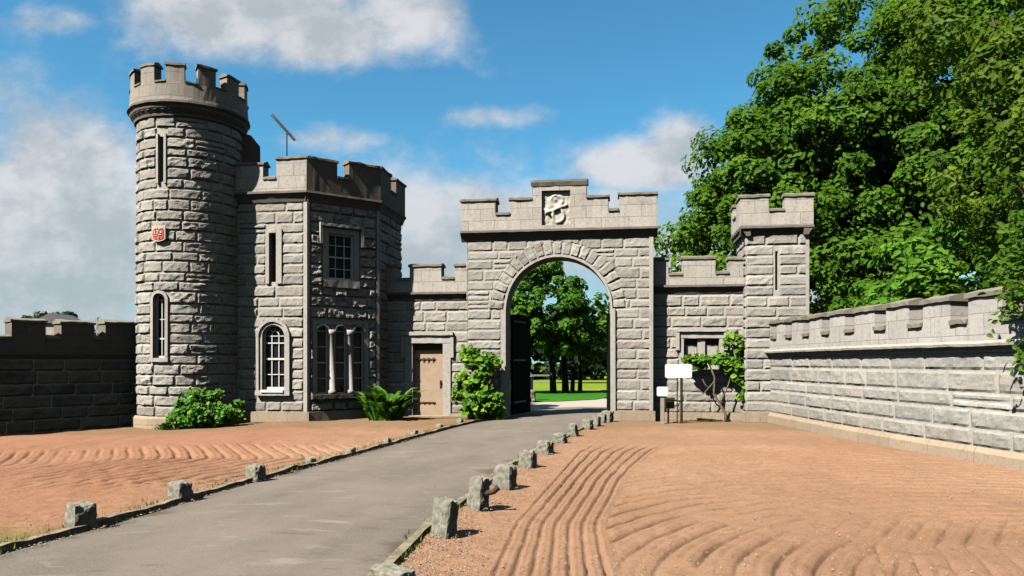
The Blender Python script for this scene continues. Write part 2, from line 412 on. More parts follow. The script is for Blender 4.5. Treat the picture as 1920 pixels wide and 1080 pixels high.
def patch(mb, F, u0, u1, z0, z1, n0, rng, amp=.05, res=.042, mask=None, polar=None, edge=.022):
    L, H = u1 - u0, z1 - z0
    if L < .04 or H < .04: return
    nx = max(3, min(26, int(L / res))); nz = max(3, int(H / res))
    ox, oz = rng.uniform(0, 99), rng.uniform(0, 99)
    tx, tz = rng.uniform(-.5, .5), rng.uniform(-.55, .35)
    big = rng.uniform(.55, 1.15) * amp; tint = rng.random()
    gap = .008
    vs, at, fs = [], [], []
    for j in range(nz + 1):
        for i in range(nx + 1):
            s, t = i / nx, j / nz
            # keep the border rows close to the joint
            s2 = s if 0 < i < nx else s; u = u0 + gap + (L - 2 * gap) * s2; z = z0 + gap + (H - 2 * gap) * t
            e = min(s * L, (1 - s) * L, t * H, (1 - t) * H)
            nz3 = noise.noise(Vector((u * 3.2 + ox, z * 5.5 + oz, ox))) + .55 * noise.noise(Vector((u * 9 + oz, z * 13, ox))) + .3 * noise.noise(Vector((u * 24 + oz, z * 28, ox)))
            rd = 1 - abs(noise.noise(Vector((u * 5 + oz, z * 7 + ox, 7.7)))) * 2
            k = min(1, e / edge); k = k * k * (3 - 2 * k)
            h = .8 * big * (.85 + .55 * nz3 + .35 * rd + .5 * (tx * (s - .5) + tz * (t - .5)))
            h = n0 + (max(h, .004) * (.32 + .68 * k) if e > 1e-6 else -.002)
            if 0 < i < nx and 0 < j < nz:
                u += .010 * noise.noise(Vector((u * 11, z * 11, oz))); z += .010 * noise.noise(Vector((z * 11, u * 11, ox)))
            elif e < 1e-6:
                jz = .012 * noise.noise(Vector((u * 7, z * 7, 3))) ; z += jz; u += jz * .6
            vs.append((u, z, h)); at.append((u, z, tint))
    for j in range(nz):
        for i in range(nx):
            a = j * (nx + 1) + i
            uc, zc = (vs[a][0] + vs[a + nx + 2][0]) / 2, (vs[a][1] + vs[a + nx + 2][1]) / 2
            if mask and mask(*(polar(uc, zc) if polar else (uc, zc))): continue
            fs.append((a, a + 1, a + nx + 2, a + nx + 1))
    if polar: W_ = [F(*polar(u, z), n) for u, z, n in vs]; at = [(*polar(p[0], p[1]), p[2]) for p in at]
    else: W_ = [F(u, z, n) for u, z, n in vs]
    mb.add(W_, fs, at)


def ashlar(mb, F, u0, u1, z0, z1, n0, seed, ch=.29, rects=(), mask=None, amp=.05, lmin=.38, lmax=.95, res=.042):
    rng = random.Random(seed); nc = max(1, round((z1 - z0) / ch)); zc = [z0 + (z1 - z0) * i / nc for i in range(nc + 1)]
    for i in range(1, nc): zc[i] += rng.uniform(-.03, .03)
    for c, d in zip(zc, zc[1:]):
        segs = [(u0, u1)]
        for a, b, rc, rd in rects:
            if min(d, rd) - max(c, rc) > .02:
                ns = []
                for p, q in segs:
                    if b <= p or a >= q: ns.append((p, q)); continue
                    if a > p: ns.append((p, a))
                    if b < q: ns.append((b, q))
                segs = ns
        for p, q in segs:
            u = p
            while q - u > .03:
                L = rng.uniform(lmin, lmax)
                if q - (u + L) < lmin * .6: L = q - u
                mids = [(c, d)]
                if L > .5 and rng.random() < .04: mids = [(c, (c + d) / 2), ((c + d) / 2, d)]
                for c2, d2 in mids: patch(mb, F, u, u + L, c2, d2, n0, rng, amp, res, mask)
                u += L


def thing(name, label, cat, loc, group=None):
    o = bpy.data.objects.new(name, None); S.collection.objects.link(o); o.location = loc; o.empty_display_size = .3
    o['label'] = label; o['category'] = cat
    if group: o['group'] = group
    return o


def tag(o, label=None, cat=None, group=None, kind=None):
    if label: o['label'] = label
    if cat: o['category'] = cat
    if group: o['group'] = group
    if kind: o['kind'] = kind
    return o


def one(name, fn, m, parent=None, smooth=False):
    b = MB(); fn(b); return b.build(name, m, parent, smooth)


def window_bars(mb, F, a, b, c, d, n, cols, rows, t=.025, dep=.03, fr=.045, arch=False):
    """painted frame with glazing bars"""
    top = d
    mb.box(F, a, a + fr, c, top, n, n + dep + .02); mb.box(F, b - fr, b, c, top, n, n + dep + .02)
    mb.box(F, a + fr, b - fr, c, c + fr * 1.5, n, n + dep + .022)
    if not arch: mb.box(F, a + fr, b - fr, d - fr, d, n, n + dep + .022)
    for i in range(1, cols):
        u = a + (b - a) * i / cols; mb.box(F, u - t / 2, u + t / 2, c + fr, top - (0 if arch else fr), n, n + dep)
    for j in range(1, rows):
        z = c + (d - c) * j / rows; w = t * (1.8 if j == rows // 2 else 1)
        mb.box(F, a + fr, b - fr, z - w / 2, z + w / 2, n, n + dep + .004)
    if arch:
        uc, r = (a + b) / 2, (b - a) / 2
        arcs(mb, F, uc, d, r - fr, r, n, n + dep + .02)
        mb.box(F, a + fr, b - fr, d - t / 2, d + t / 2, n, n + dep + .005)


def arcs(mb, F, uc, zs, r0, r1, n0, n1, a0=0, a1=180, K=16):
    vs, fs, at = [], [], []
    for i in range(K + 1):
        t = R(a0 + (a1 - a0) * i / K)
        for r, n in ((r0, n1), (r1, n1), (r1, n0), (r0, n0)):
            u, z = uc - r * math.cos(t), zs + r * math.sin(t); vs.append(F(u, z, n)); at.append((u, z, .5))
    for i in range(K):
        for j in range(4):
            a, b = 4 * i + j, 4 * i + (j + 1) % 4; fs.append((a, a + 4, b + 4, b))
    fs += [(0, 1, 2, 3), tuple(4 * K + q for q in (3, 2, 1, 0))]
    mb.add(vs, fs, at)


def coped(root, F, u0, u1, z0, zt, n0, n1, m, du=None, over=.035, h=.09, slope=0.0, um=None):
    """a merlon of dressed stone with a weathered coping on top; um: coping range"""
    pass


CORN = lambda n, z, h=.26, out=.13: [(n + out, z), (n + out + .01, z - .06), (n + out * .75, z - .10), (n + out * .35, z - h * .7), (n + .02, z - h), (n - .1, z - h), (n - .1, z)]


def parapet(root, F, n0, n1, zb, segs, m, mc, du=None, over=.035, ch=.09, pname='parapet'):
    """segs: (u0,u1,ztop) - dressed blocks standing on the cornice, each with its coping; neighbours butt"""
    b = MB(); cs = []
    for i, (a, e, zt) in enumerate(segs):
        c = MB(); cs.append(c); b.box(F, a, e, zb, zt - ch, n0, n1, du)
        lo = segs[i - 1][2] if i and abs(segs[i - 1][1] - a) < 1e-3 else zb
        hi = segs[i + 1][2] if i + 1 < len(segs) and abs(segs[i + 1][0] - e) < 1e-3 else zb
        la = a - (over if lo < zt else -.004); ha = e + (over if hi < zt else -.004)
        prof = [(n1 + over, zt - ch), (n0 - over, zt - ch), (n0 - over, zt - ch * .45), ((n0 + n1) / 2, zt + .03), (n1 + over, zt - ch * .35)]
        c.sweep(F, la, ha, prof, du)
    b.build(pname, m, root)
    for c in cs: c.build('coping', mc, root)


# ================================================================= GROUND
def sheet(name, m, pts, z, attrs=None):
    mb = MB(); mb.add([(x, y, z) for x, y in pts], [tuple(range(len(pts)))]); return tag(mb.build(name, m), kind='structure')

sheet('ground', M['rough'], [(-900, -300), (900, -300), (900, 1500), (-900, 1500)], -.30)
# road edges (x,y), from near to far
RL = [(-6.5, -8), (-5.6, -1), (-4.95, 3), (-4.25, 6.1), (-3.98, 7.0), (-3.70, 8.5), (-3.41, 9.96), (-3.02, 11.4), (-2.71, 12.66), (-2.32, 14.3), (-1.97, 15.8), (-1.42, 18.2), (-.90, 19.9), (-.32, 21.0), (.10, 23.0), (1.2, 26.2)]
RR = [(-3.0, -8), (-2.2, -1), (-1.55, 3), (-1.02, 5.67), (-.86, 7.2), (-.52, 8.96), (-.14, 11.2), (.35, 13.2), (.88, 14.9), (1.40, 17.0), (1.84, 18.7), (2.20, 19.9), (2.74, 20.65), (3.2, 22.5), (4.5, 26.2)]
def interp(P, y):
    for (x0, y0), (x1, y1) in zip(P, P[1:]):
        if y0 <= y <= y1:
            t = (y - y0) / (y1 - y0); return x0 + (x1 - x0) * t
    return P[-1][0] if y > P[-1][1] else P[0][0]
def build_road():
    mb = MB(); ys = np.linspace(-8, 26.2, 130); K = 10; vs, at, fs = [], [], []
    for j, y in enumerate(ys):
        a = interp(RL, y) - .06; b = interp(RR, y) + .06
        for i in range(K + 1):
            s = i / K; u = s * 2 - 1
            vs.append((a + (b - a) * s, y, .012 + .035 * (1 - u * u) + .008 * noise.noise(Vector((s * 4, y * .8, 0))))); at.append((u, y, .5))
    for j in range(len(ys) - 1):
        for i in range(K):
            q = j * (K + 1) + i; fs.append((q, q + 1, q + K + 2, q + K + 1))
    mb.add(vs, fs, at); tag(mb.build('road', M['road'], None, True), kind='structure')
build_road()


def snoise(x, y, s, seed=0):              # cheap smooth value noise on arrays
    rs = np.random.RandomState(seed); T = rs.rand(257, 257)
    X = x / s; Y = y / s; xi = np.floor(X).astype(int); yi = np.floor(Y).astype(int); fx = X - xi; fy = Y - yi
    fx = fx * fx * (3 - 2 * fx); fy = fy * fy * (3 - 2 * fy); g = lambda a, b: T[a % 257, b % 257]
    return (g(xi, yi) * (1 - fx) + g(xi + 1, yi) * fx) * (1 - fy) + (g(xi, yi + 1) * (1 - fx) + g(xi + 1, yi + 1) * fx) * fy - .5


def ss(x, a, b):
    t = np.clip((x - a) / (b - a), 0, 1); return t * t * (3 - 2 * t)


def groove(ph, sharp=.15):                # ridge-and-furrow profile of a rake, phase in lines
    f = ph - np.floor(ph); d = np.minimum(f, 1 - f)
    return -np.exp(-(d / sharp) ** 2 * 4) + .35 * np.exp(-((d - .34) / .15) ** 2)


def grid_sheet(name, xl, xr, ys, nx, hf, m):
    ny = len(ys); s = np.linspace(0, 1, nx)
    A = np.array([xl(y) for y in ys]); B = np.array([xr(y) for y in ys])
    X = A[:, None] + (B - A)[:, None] * s[None, :]; Y = np.repeat(ys[:, None], nx, 1)
    Z = hf(X, Y)
    me = bpy.data.meshes.new(name); v = np.stack([X, Y, Z], -1).reshape(-1, 3).astype(np.float32)
    i = np.arange((ny - 1) * (nx - 1)); r, c = i // (nx - 1), i % (nx - 1); a = r * nx + c
    f = np.stack([a, a + 1, a + nx + 1, a + nx], -1)
    me.vertices.add(len(v)); me.vertices.foreach_set('co', v.ravel())
    me.loops.add(f.size); me.loops.foreach_set('vertex_index', f.ravel().astype(np.int32))
    me.polygons.add(len(f)); me.polygons.foreach_set('loop_start', np.arange(0, f.size, 4, dtype=np.int32)); me.polygons.foreach_set('loop_total', np.full(len(f), 4, dtype=np.int32))
    me.materials.append(m); me.update(calc_edges=True); me.validate(); me.polygons.foreach_set('use_smooth', [True] * len(f))
    o = bpy.data.objects.new(name, me); S.collection.objects.link(o); return tag(o, kind='structure')


def h_right(X, Y):
    w = .16 * snoise(X, Y, 1.1, 1) + .05 * snoise(X, Y, .35, 2)
    lc = np.interp(Y, [4, 5.6, 7.47, 10.2, 13.2, 16], [-.25, -.14, .06, .62, 1.22, 2.2])
    wd = np.interp(Y, [4, 5.6, 7, 10.2, 13.6, 16], [.95, .92, .85, .92, 1.3, 1.6])
    t = (X - lc) / wd
    inA = ss(t, -.06, .0) * (1 - ss(t, .98, 1.06)) * (1 - ss(Y, 13.2, 14.6))
    hA = groove(t * 6.5 + w * 1.4) * (.7 + .6 * (snoise(X, Y, .8, 5) + .5))
    q = np.interp(Y, [3, 4.5, 5.6, 6.5, 7.5, 8.6, 9.6, 10.6, 12], [-.35, -.12, .1, .45, 1.2, 2.6, 4.3, 6.6, 10])
    nr = snoise(X, Y, .7, 8) + .6 * snoise(X, Y, .28, 12)
    rr = np.sqrt(((X - 4.9) * .95) ** 2 + (Y - 4.6) ** 2)
    mB = ss(X, 2.6, 3.6) * (1 - ss(Y, 6.9, 7.8))
    amp = np.clip(.75 + 1.3 * nr, .1, 1.4)
    hB = (groove((X - q) / .27 + w * 1.1, .13) * mB + groove(rr / .27 + w * .9, .13) * (1 - mB) * (X < 4.9 + 2.5 * (Y - 6))) * amp
    inB = ss(t, 1.02, 1.12) * (1 - ss(Y, 12.0, 15.5)) * (1 - .45 * ss(X, 4.5, 6.5))
    rough = .020 * snoise(X, Y, .5, 3) + .012 * snoise(X, Y, .17, 4) + .006 * snoise(X, Y, .07, 6)
    strip = np.exp(-((X - np.interp(Y, [4, 5.6, 7.2, 11, 15, 19], [-.6, -.5, -.4, .3, 1.5, 2.6])) / .35) ** 2) * (.02 * snoise(X, Y, .2, 9) + .012 * snoise(X, Y, .09, 10))
    return .045 + rough + strip + .036 * inA * hA + (.044 + .005 * np.clip(Y - 6, 0, 7)) * inB * hB + .05 * snoise(X, Y, 4, 7) - .03


def h_left(X, Y):
    w = .25 * snoise(X, Y, 1.4, 21) + .08 * snoise(X, Y, .4, 22)
    v0 = Y - 12.2 + .05 * (X + 6); v = np.where(v0 > 0, .55 * v0, -.45 * v0); v = np.sqrt(v * v + .01); ph = (X + v) / .27 + w * 1.3
    inC = ss(Y, 9.0, 10.0) * (1 - ss(Y, 13.6, 14.6)) * np.clip(.7 + 1.1 * snoise(X, Y, .9, 23), .1, 1.2)
    ph2 = (Y - .32 * X) / .36 + w * 3
    inD = (1 - ss(Y, 9.3, 10.4)) * np.clip(.4 + 1.4 * snoise(X, Y, .6, 24), 0, 1)
    rough = .034 * snoise(X, Y, .45, 25) + .016 * snoise(X, Y, .16, 26) + .008 * snoise(X, Y, .07, 27)
    return .035 + rough + .026 * inC * 1.9 * groove(ph, .19) + .075 * inD * groove(ph2, .18) - .13 * ss(-X, 5.5, 9)

ysr = np.concatenate([np.linspace(-8, 4.6, 20), np.linspace(4.65, 14.5, 420), np.linspace(14.6, 25, 60)])
grid_sheet('sand_right', lambda y: interp(RR, y) + (.10 if y < 20 else .2), lambda y: 11.0, ysr, 760, h_right, M['sand'])
ysl = np.concatenate([np.linspace(-8, 5.6, 16), np.linspace(5.7, 15, 320), np.linspace(15.1, 24, 50)])
grid_sheet('sand_left', lambda y: -14.0, lambda y: interp(RL, y) - .08, ysl, 560, h_left, M['sand'])


def ribbon(name, P, w0, w1, z0, z1, m, seed, side=1, i0=0, i1=None):
    """irregular edging strip along a polyline"""
    mb = MB(); ys = np.arange(4.2, 20.4, .14); vs, fs = [], []
    for j, y in enumerate(ys):
        x = interp(P, y); k = noise.noise(Vector((y * 1.7, seed, 0))); k2 = noise.noise(Vector((y * 5, seed, 4)))
        a = x + side * (w0 + .02 * k2); b = x + side * (w1 + .03 * k); h = z1 * (1 + .45 * k + .3 * k2)
        vs += [(a, y, z0), (a, y, h), (b, y, h * .95), (b, y, z0)]
    for j in range(len(ys) - 1):
        q = 4 * j
        for i in range(3): fs.append((q + i, q + i + 1, q + i + 5, q + i + 4) if side < 0 else (q + i + 4, q + i + 5, q + i + 1, q + i))
    mb.add(vs, fs); return mb.build(name, m)
tag(ribbon('edging_kerb', RL, .02, .11, -.05, .075, M['edge'], 1, -1), 'low mossy kerb along the left side of the drive', 'kerb')
tag(ribbon('edging_kerb', RR, .02, .10, -.05, .065, M['edge'], 2, 1), 'low broken kerb along the right side of the drive', 'kerb')


# ================================================================= GATEWAY
FG = frame((1.34, 20.9), -8.5)
AU, AR, AZ = -.064, 1.475, 3.10            # arch centre, radius, springing
def build_gateway():
    x, y, z = FG(-.07, 0, -.5)
    g = thing('gateway', 'tall stone gateway with round arch and stepped battlements over the drive', 'gateway', (x, y, 0))
    L, Rr = -2.66, 2.53
    one('wall', lambda b: wall(b, FG, L + .02, Rr - .02, -.25, 5.22, -.03, -.95, arches=[(AU - AR, AU + AR, -.3, AZ)]), M['mortar'], g)
    RV = .46
    def mask(u, z_):
        if z_ < AZ: return abs(u - AU) < AR + .10
        return (u - AU) ** 2 + (z_ - AZ) ** 2 < (AR + RV - .03) ** 2
    s = MB()
    rects = [(AU - AR - .13, AU + AR + .13, -1, AZ)]
    ashlar(s, FG, L, Rr, .27, 5.07, -.03, 11, .282, rects, mask, .032)
    # arch stones
    rng = random.Random(5); K = 21
    pol = lambda uu, rr: (AU - rr * math.cos(uu), AZ + rr * math.sin(uu))
    for i in range(K):
        a0, a1 = math.pi * i / K, math.pi * (i + 1) / K
        # patch works in metres: scale the angle by the mean radius
        Rm = AR + RV / 2; rv = RV + rng.uniform(-.05, .1)
        patch(s, lambda u, z_, n: FG(u, z_, n), a0 * Rm, a1 * Rm, AR + .05, AR + rv, -.03, rng, .042, .04, None, lambda uu, rr: pol(uu / Rm, rr))
    # side faces of the gateway
    for (O, az, W_) in ((FG(Rr, 0, 0), 81.5, .95), (FG(L, 0, -.95), -98.5, .95)):
        Fs = frame((O[0], O[1]), az)
        ashlar(s, Fs, 0.0, W_, .27, 5.07, -.02, 13, .282, (), None, .04)
    s.build('rock_faced_blocks', M['rock'], g)
    # smooth dressed margin of the arch and jambs, corner strips
    t = MB(); arcs(t, FG, AU, AZ, AR - .012, AR + .05, -.5, .03, K=30)
    for sg in (-1, 1):
        a = AU + sg * (AR - .012); b_ = AU + sg * (AR + .13); t.box(FG, min(a, b_), max(a, b_), .26, AZ - .002, -.5, .043)
    t.box(FG, Rr - .075, Rr + .035, .28, 5.05, -.12, .045)
    t.build('arch_surround', M['dress_plain'], g)
    for a, b_ in ((L - .07, AU - AR - .0), (AU + AR + .0, Rr + .09)):
        p = MB(); p.box(FG, a, b_, -.25, .27, -1.0, .10); p.build('plinth', M['plinth'], g)
    c = MB(); c.sweep(FG, L - .16, Rr + .16, CORN(-.02, 5.33, .28, .17))
    c.box(FG, L - .05, Rr + .05, 5.07, 5.33, -1.0, -.12); c.build('cornice', M['cornice'], g)
    segs = [(-2.80, -1.82, 6.26), (-1.82, -1.40, 5.86), (-1.40, -.76, 6.26), (-.76, .74, 6.72), (.74, 1.34, 6.26), (1.34, 1.64, 5.88), (1.64, 2.66, 6.30)]
    n1, n0 = .10, -.42
    b = MB(); cps = []; ch = .09
    pan = (-.50, .30, 5.44, 6.40)
    for i, (a, e, zt) in enumerate(segs):
        if i == 3: wall(b, FG, a, e, 5.33, zt - ch, n1, n0, rects=[pan])
        else: b.box(FG, a, e, 5.33, zt - ch, n0, n1)
        lo = segs[i - 1][2] if i else 0; hi = segs[i + 1][2] if i < 6 else 0
        o = .04; cp = MB(); cps.append(cp)
        cp.sweep(FG, a - (o if lo < zt else -.004), e + (o if hi < zt else -.004), [(n1 + o, zt - ch), (n0 - o, zt - ch), (n0 - o, zt - ch * .4), ((n0 + n1) / 2, zt + .03), (n1 + o, zt - ch * .3)])
    cp = MB(); cps.append(cp); cp.sweep(FG, -.80, .78, [(n1 + .02, 6.53), (n1 - .02, 6.53), (n1 - .02, 6.63), (n1 + .06, 6.63)])
    b.build('parapet', M['dress'], g)
    for cp in cps: cp.build('coping', M['coping'], g)
    # carved armorial panel, set back in its niche
    d = MB(); nx, nz = 44, 52; vs, fs, at = [], [], []
    for j in range(nz + 1):
        for i in range(nx + 1):
            s_, t_ = i / nx * 2 - 1, j / nz * 2 - 1
            h = 0
            r1 = math.hypot(s_ * 1.0, (t_ - .42) * 1.3); h += .055 * math.exp(-((r1 - .42) / .13) ** 2)
            h += .05 * math.exp(-((s_ + .1) ** 2 + (t_ - .5) ** 2) / .02)
            h += .06 * math.exp(-((t_ + .05 - .30 * s_) / .09) ** 2) * (abs(s_) < .8)
            h += .06 * math.exp(-((math.hypot(s_ - .15, (t_ + .45)) - .38) / .10) ** 2) * (s_ > -.3)
            h += .05 * math.exp(-((t_ + .62 + .7 * s_) / .10) ** 2) * (s_ < .35)
            h += .05 * math.exp(-((s_ + .55) ** 2 / .02 + (t_ + .25) ** 2 / .06))
            h += .02 * noise.noise(Vector((s_ * 5, t_ * 5, 1)))
            u = -.10 + .40 * s_; z_ = 5.92 + .48 * t_; vs.append(FG(u, z_, .0 + h * .8)); at.append((u, z_, .5))
    for j in range(nz):
        for i in range(nx):
            a = j * (nx + 1) + i; fs.append((a, a + 1, a + nx + 2, a + nx + 1))
    d.add(vs, fs, at); tag(d.build('carved_panel', m_plain('carved_pale_stone', (.60, .54, .455), (.48, .43, .36), .9, 14, .3), g, True), 'pale panel carved in relief with a worn crest')
    # boarded gate leaves standing open behind the arch, not quite square to it
    for sg, ang in ((-1, 14), (1, 4)):
        hx, hy, _ = FG(AU + sg * (AR - .03), 0, -.98)
        Fl = frame((hx, hy), -8.5 + 90 + sg * ang)      # u runs back from the hinge
        gl = MB()
        for i in range(9): gl.box(Fl, i * .162, i * .162 + .157, .06, 3.02 + .05 * math.sin(i / 8 * math.pi), -.035, .035)
        for zr in (.35, 1.6, 2.75): gl.box(Fl, .02, 1.45, zr, zr + .14, .036, .07)
        leaf = gl.build('gate_leaf', M['gate'], g)
        for zr in (.40, 1.65, 2.8):
            hb = MB(); hb.box(Fl, -.06, .95, zr, zr + .05, .071, .085); hb.build('hinge', M['iron'], leaf)
    return g
build_gateway()


# ================================================================= CURTAIN WALL WITH DOOR
def build_door_wall():
    x, y, _ = FG(-3.6, 0, -.6); g = thing('curtain_wall', 'low battlemented wall with the tan door, between lodge and gateway', 'wall', (x, y, 0))
    nf = -.43; door = (-4.36, -3.45, -.05, 2.17)
    one('wall', lambda b: wall(b, FG, -5.4, -2.64, -.25, 3.45, nf, -.95, rects=[door]), M['mortar'], g)
    s = MB(); ashlar(s, FG, -5.35, -2.66, .1, 3.40, nf, 31, .29, [(-4.60, -3.22, -1, 2.32)], None, .038); s.build('rock_faced_blocks', M['rock'], g)
    t = MB(); n1 = nf + .05                        # dressed surround, lintel and label mould
    t.box(FG, -4.60, -4.36, 0, 2.17, nf - .2, n1); t.box(FG, -3.45, -3.22, 0, 2.17, nf - .2, n1 + .01); t.box(FG, -4.60, -3.22, 2.172, 2.34, nf - .2, n1 + .02)
    t.box(FG, -4.68, -3.14, 2.40, 2.50, nf - .1, nf + .13); t.box(FG, -4.68, -3.14, 2.34, 2.40, nf - .1, nf + .075)
    t.box(FG, -3.22, -3.13, 1.75, 2.34, nf - .1, nf + .10); t.box(FG, -4.69, -4.60, 1.75, 2.34, nf - .1, nf + .10)
    t.build('door_surround', M['dress_plain'], g)
    d = MB(); nd = nf - .15
    d.box(FG, -4.34, -3.47, .03, 1.97, nd - .05, nd)
    dr = d.build('door', M['door'], g)
    one('door_head', lambda b: b.box(FG, -4.36, -3.45, 1.97, 2.17, nd - .08, nd + .03), M['rust'], g)
    for zz, nm in ((1.70, 'strap_hinge'), (.42, 'strap_hinge')):
        h = MB(); h.box(FG, -4.30, -3.72, zz - .022, zz + .022, nd + .001, nd + .018)
        for k in range(4):
            u = -4.22 + k * .145; h.tube([FG(u, zz, nd + .01), FG(u, zz, nd + .034)], .034 if zz > 1 else .026, 8)
            if zz > 1: h.box(FG, u - .018, u + .018, zz - .10, zz + .05, nd + .002, nd + .014)
        h.build(nm, M['rust'], dr)
    h = MB(); h.tube([FG(-3.56, 1.02, nd), FG(-3.56, 1.02, nd + .05)], .028); h.box(FG, -3.59, -3.53, .85, 1.08, nd + .001, nd + .012); h.build('handle', M['iron'], dr)
    one('doorstep', lambda b: b.box(FG, -4.55, -3.25, -.2, .05, nf - .4, nf + .16), M['plinth'], g)
    for a, e in ((-5.3, -4.56), (-3.24, -2.73)): one('plinth', lambda b: b.box(FG, a, e, -.2, .12, nf - .3, nf + .09), M['plinth'], g)
    c = MB(); c.sweep(FG, -5.32, -2.64, CORN(nf, 3.66, .24, .13)); c.build('cornice', M['cornice'], g)
    parapet(g, FG, nf - .33, nf + .06, 3.66, [(-5.4, -4.86, 4.50), (-4.86, -4.45, 4.10), (-4.45, -3.50, 4.50), (-3.50, -3.10, 4.12), (-3.10, -2.60, 4.50)], M['dress'], M['coping'])
build_door_wall()


# ================================================================= CURTAIN WALL WITH SMALL WINDOW
def build_window_wall():
    x, y, _ = FG(3.8, 0, -.6); g = thing('curtain_wall', 'low battlemented wall with the small mullioned window, right of the gateway', 'wall', (x, y, 0))
    nf = -.43; win = (3.42, 4.38, 1.42, 2.28)
    one('wall', lambda b: wall(b, FG, 2.45, 5.2, -.25, 3.52, nf, -.95, rects=[win]), M['mortar'], g)
    s = MB(); ashlar(s, FG, 2.55, 5.1, .2, 3.48, nf, 37, .288, [(3.30, 4.50, 1.28, 2.40)], None, .038); s.build('rock_faced_blocks', M['rock'], g)
    t = MB(); n1 = nf + .045
    t.box(FG, 3.30, 3.42, 1.28, 2.28, nf - .15, n1); t.box(FG, 4.38, 4.50, 1.28, 2.28, nf - .15, n1); t.box(FG, 3.30, 4.50, 2.28, 2.42, nf - .15, n1 + .01); t.box(FG, 3.421, 4.379, 1.28, 1.42, nf - .15, n1 + .04)
    t.box(FG, 3.22, 4.58, 2.46, 2.55, nf - .1, nf + .12); t.box(FG, 3.20, 3.30, 1.95, 2.46, nf - .1, nf + .10); t.box(FG, 4.50, 4.60, 1.95, 2.46, nf - .1, nf + .10)
    t.build('window_surround', M['dress_plain'], g)
    w = MB(); w.box(FG, 3.80, 4.0, 1.42, 2.28, nf - .20, nf - .02)
    wo = w.build('mullion', M['dress_plain'], g)
    for a, b_ in ((3.42, 3.80), (4.0, 4.38)):
        p = MB(); p.box(FG, a, b_, 1.42, 2.28, nf - .21, nf - .18); pw = p.build('window', M['glass'], g)
        q = MB(); q.box(FG, a + .06, b_ - .02, 1.42, 2.10, nf - .17, nf - .10); q.build('shutter', M['dress_wall'], pw)
    one('plinth', lambda b: b.box(FG, 2.5, 5.1, -.2, .22, nf - .3, nf + .10), M['plinth'], g)
    c = MB(); c.sweep(FG, 2.5, 5.1, CORN(nf, 3.76, .24, .13)); c.build('cornice', M['cornice'], g)
    parapet(g, FG, nf - .33, nf + .06, 3.76, [(2.5, 3.0, 4.55), (3.0, 3.38, 4.12), (3.38, 4.27, 4.56), (4.27, 4.63, 4.14), (4.63, 5.2, 4.52)], M['dress'], M['coping'])
build_window_wall()


# ================================================================= SQUARE TURRET
def build_turret():
    x, y, _ = FG(5.8, 0, -.8); g = thing('square_turret', 'square stone turret with two merlons and an arrow slit', 'turret', (x, y, 0))
    a, b_ = 5.02, 6.62; slit = (5.79, 5.86, 3.55, 4.60)
    one('wall', lambda b: wall(b, FG, a + .02, b_ - .02, -.25, 5.25, -.02, -1.58, rects=[slit]), M['mortar'], g)
    s = MB(); ashlar(s, FG, a, b_, .27, 5.06, -.02, 41, .282, [(5.76, 5.89, 3.52, 4.63)], None, .036)
    for (O, az) in ((FG(b_, 0, 0), 81.5), (FG(a, 0, -1.6), -98.5)):
        ashlar(s, frame((O[0], O[1]), az), 0, 1.6, .27, 5.06, -.02, 43, .282, (), None, .04)
    s.build('rock_faced_blocks', M['rock'], g)
    one('slit_window', lambda b: b.box(FG, 5.78, 5.87, 3.5, 4.62, -.4, -.35), M['void'], g)
    one('corner_strip', lambda b: b.box(FG, b_ - .05, b_ + .03, .28, 5.05, -.1, .04), M['dress_plain'], g)
    one('plinth', lambda b: b.box(FG, a - .08, b_ + .08, -.25, .27, -1.66, .10), M['plinth'], g)
    c = MB(); c.sweep(FG, a - .14, b_ + .14, CORN(-.02, 5.26, .25, .16))
    for (O, az) in ((FG(b_, 0, 0), 81.5), (FG(a, 0, -1.6), -98.5)): c.sweep(frame((O[0], O[1]), az), -.13, 1.7, CORN(-.021, 5.258, .25, .16))
    c.box(FG, a - .1, b_ + .1, 5.06, 5.255, -1.6, -.12); c.build('cornice', M['cornice'], g)
    l, r = a - .15, b_ + .13; n1, n0 = .09, -.22
    parapet(g, FG, n0, n1, 5.26, [(l, 5.60, 6.12), (5.60, 6.02, 5.74), (6.02, r, 6.12)], M['dress'], M['coping'])
    for (O, az) in ((FG(r - .002, 0, n0), 81.5), (FG(l + .31, 0, n0), 81.5)):
        parapet(g, frame((O[0], O[1]), az), -.31, -.003, 5.261, [(.003, .45, 6.118), (.45, .95, 5.74), (.95, 1.4, 6.118)], M['dress'], M['coping'])
build_turret()


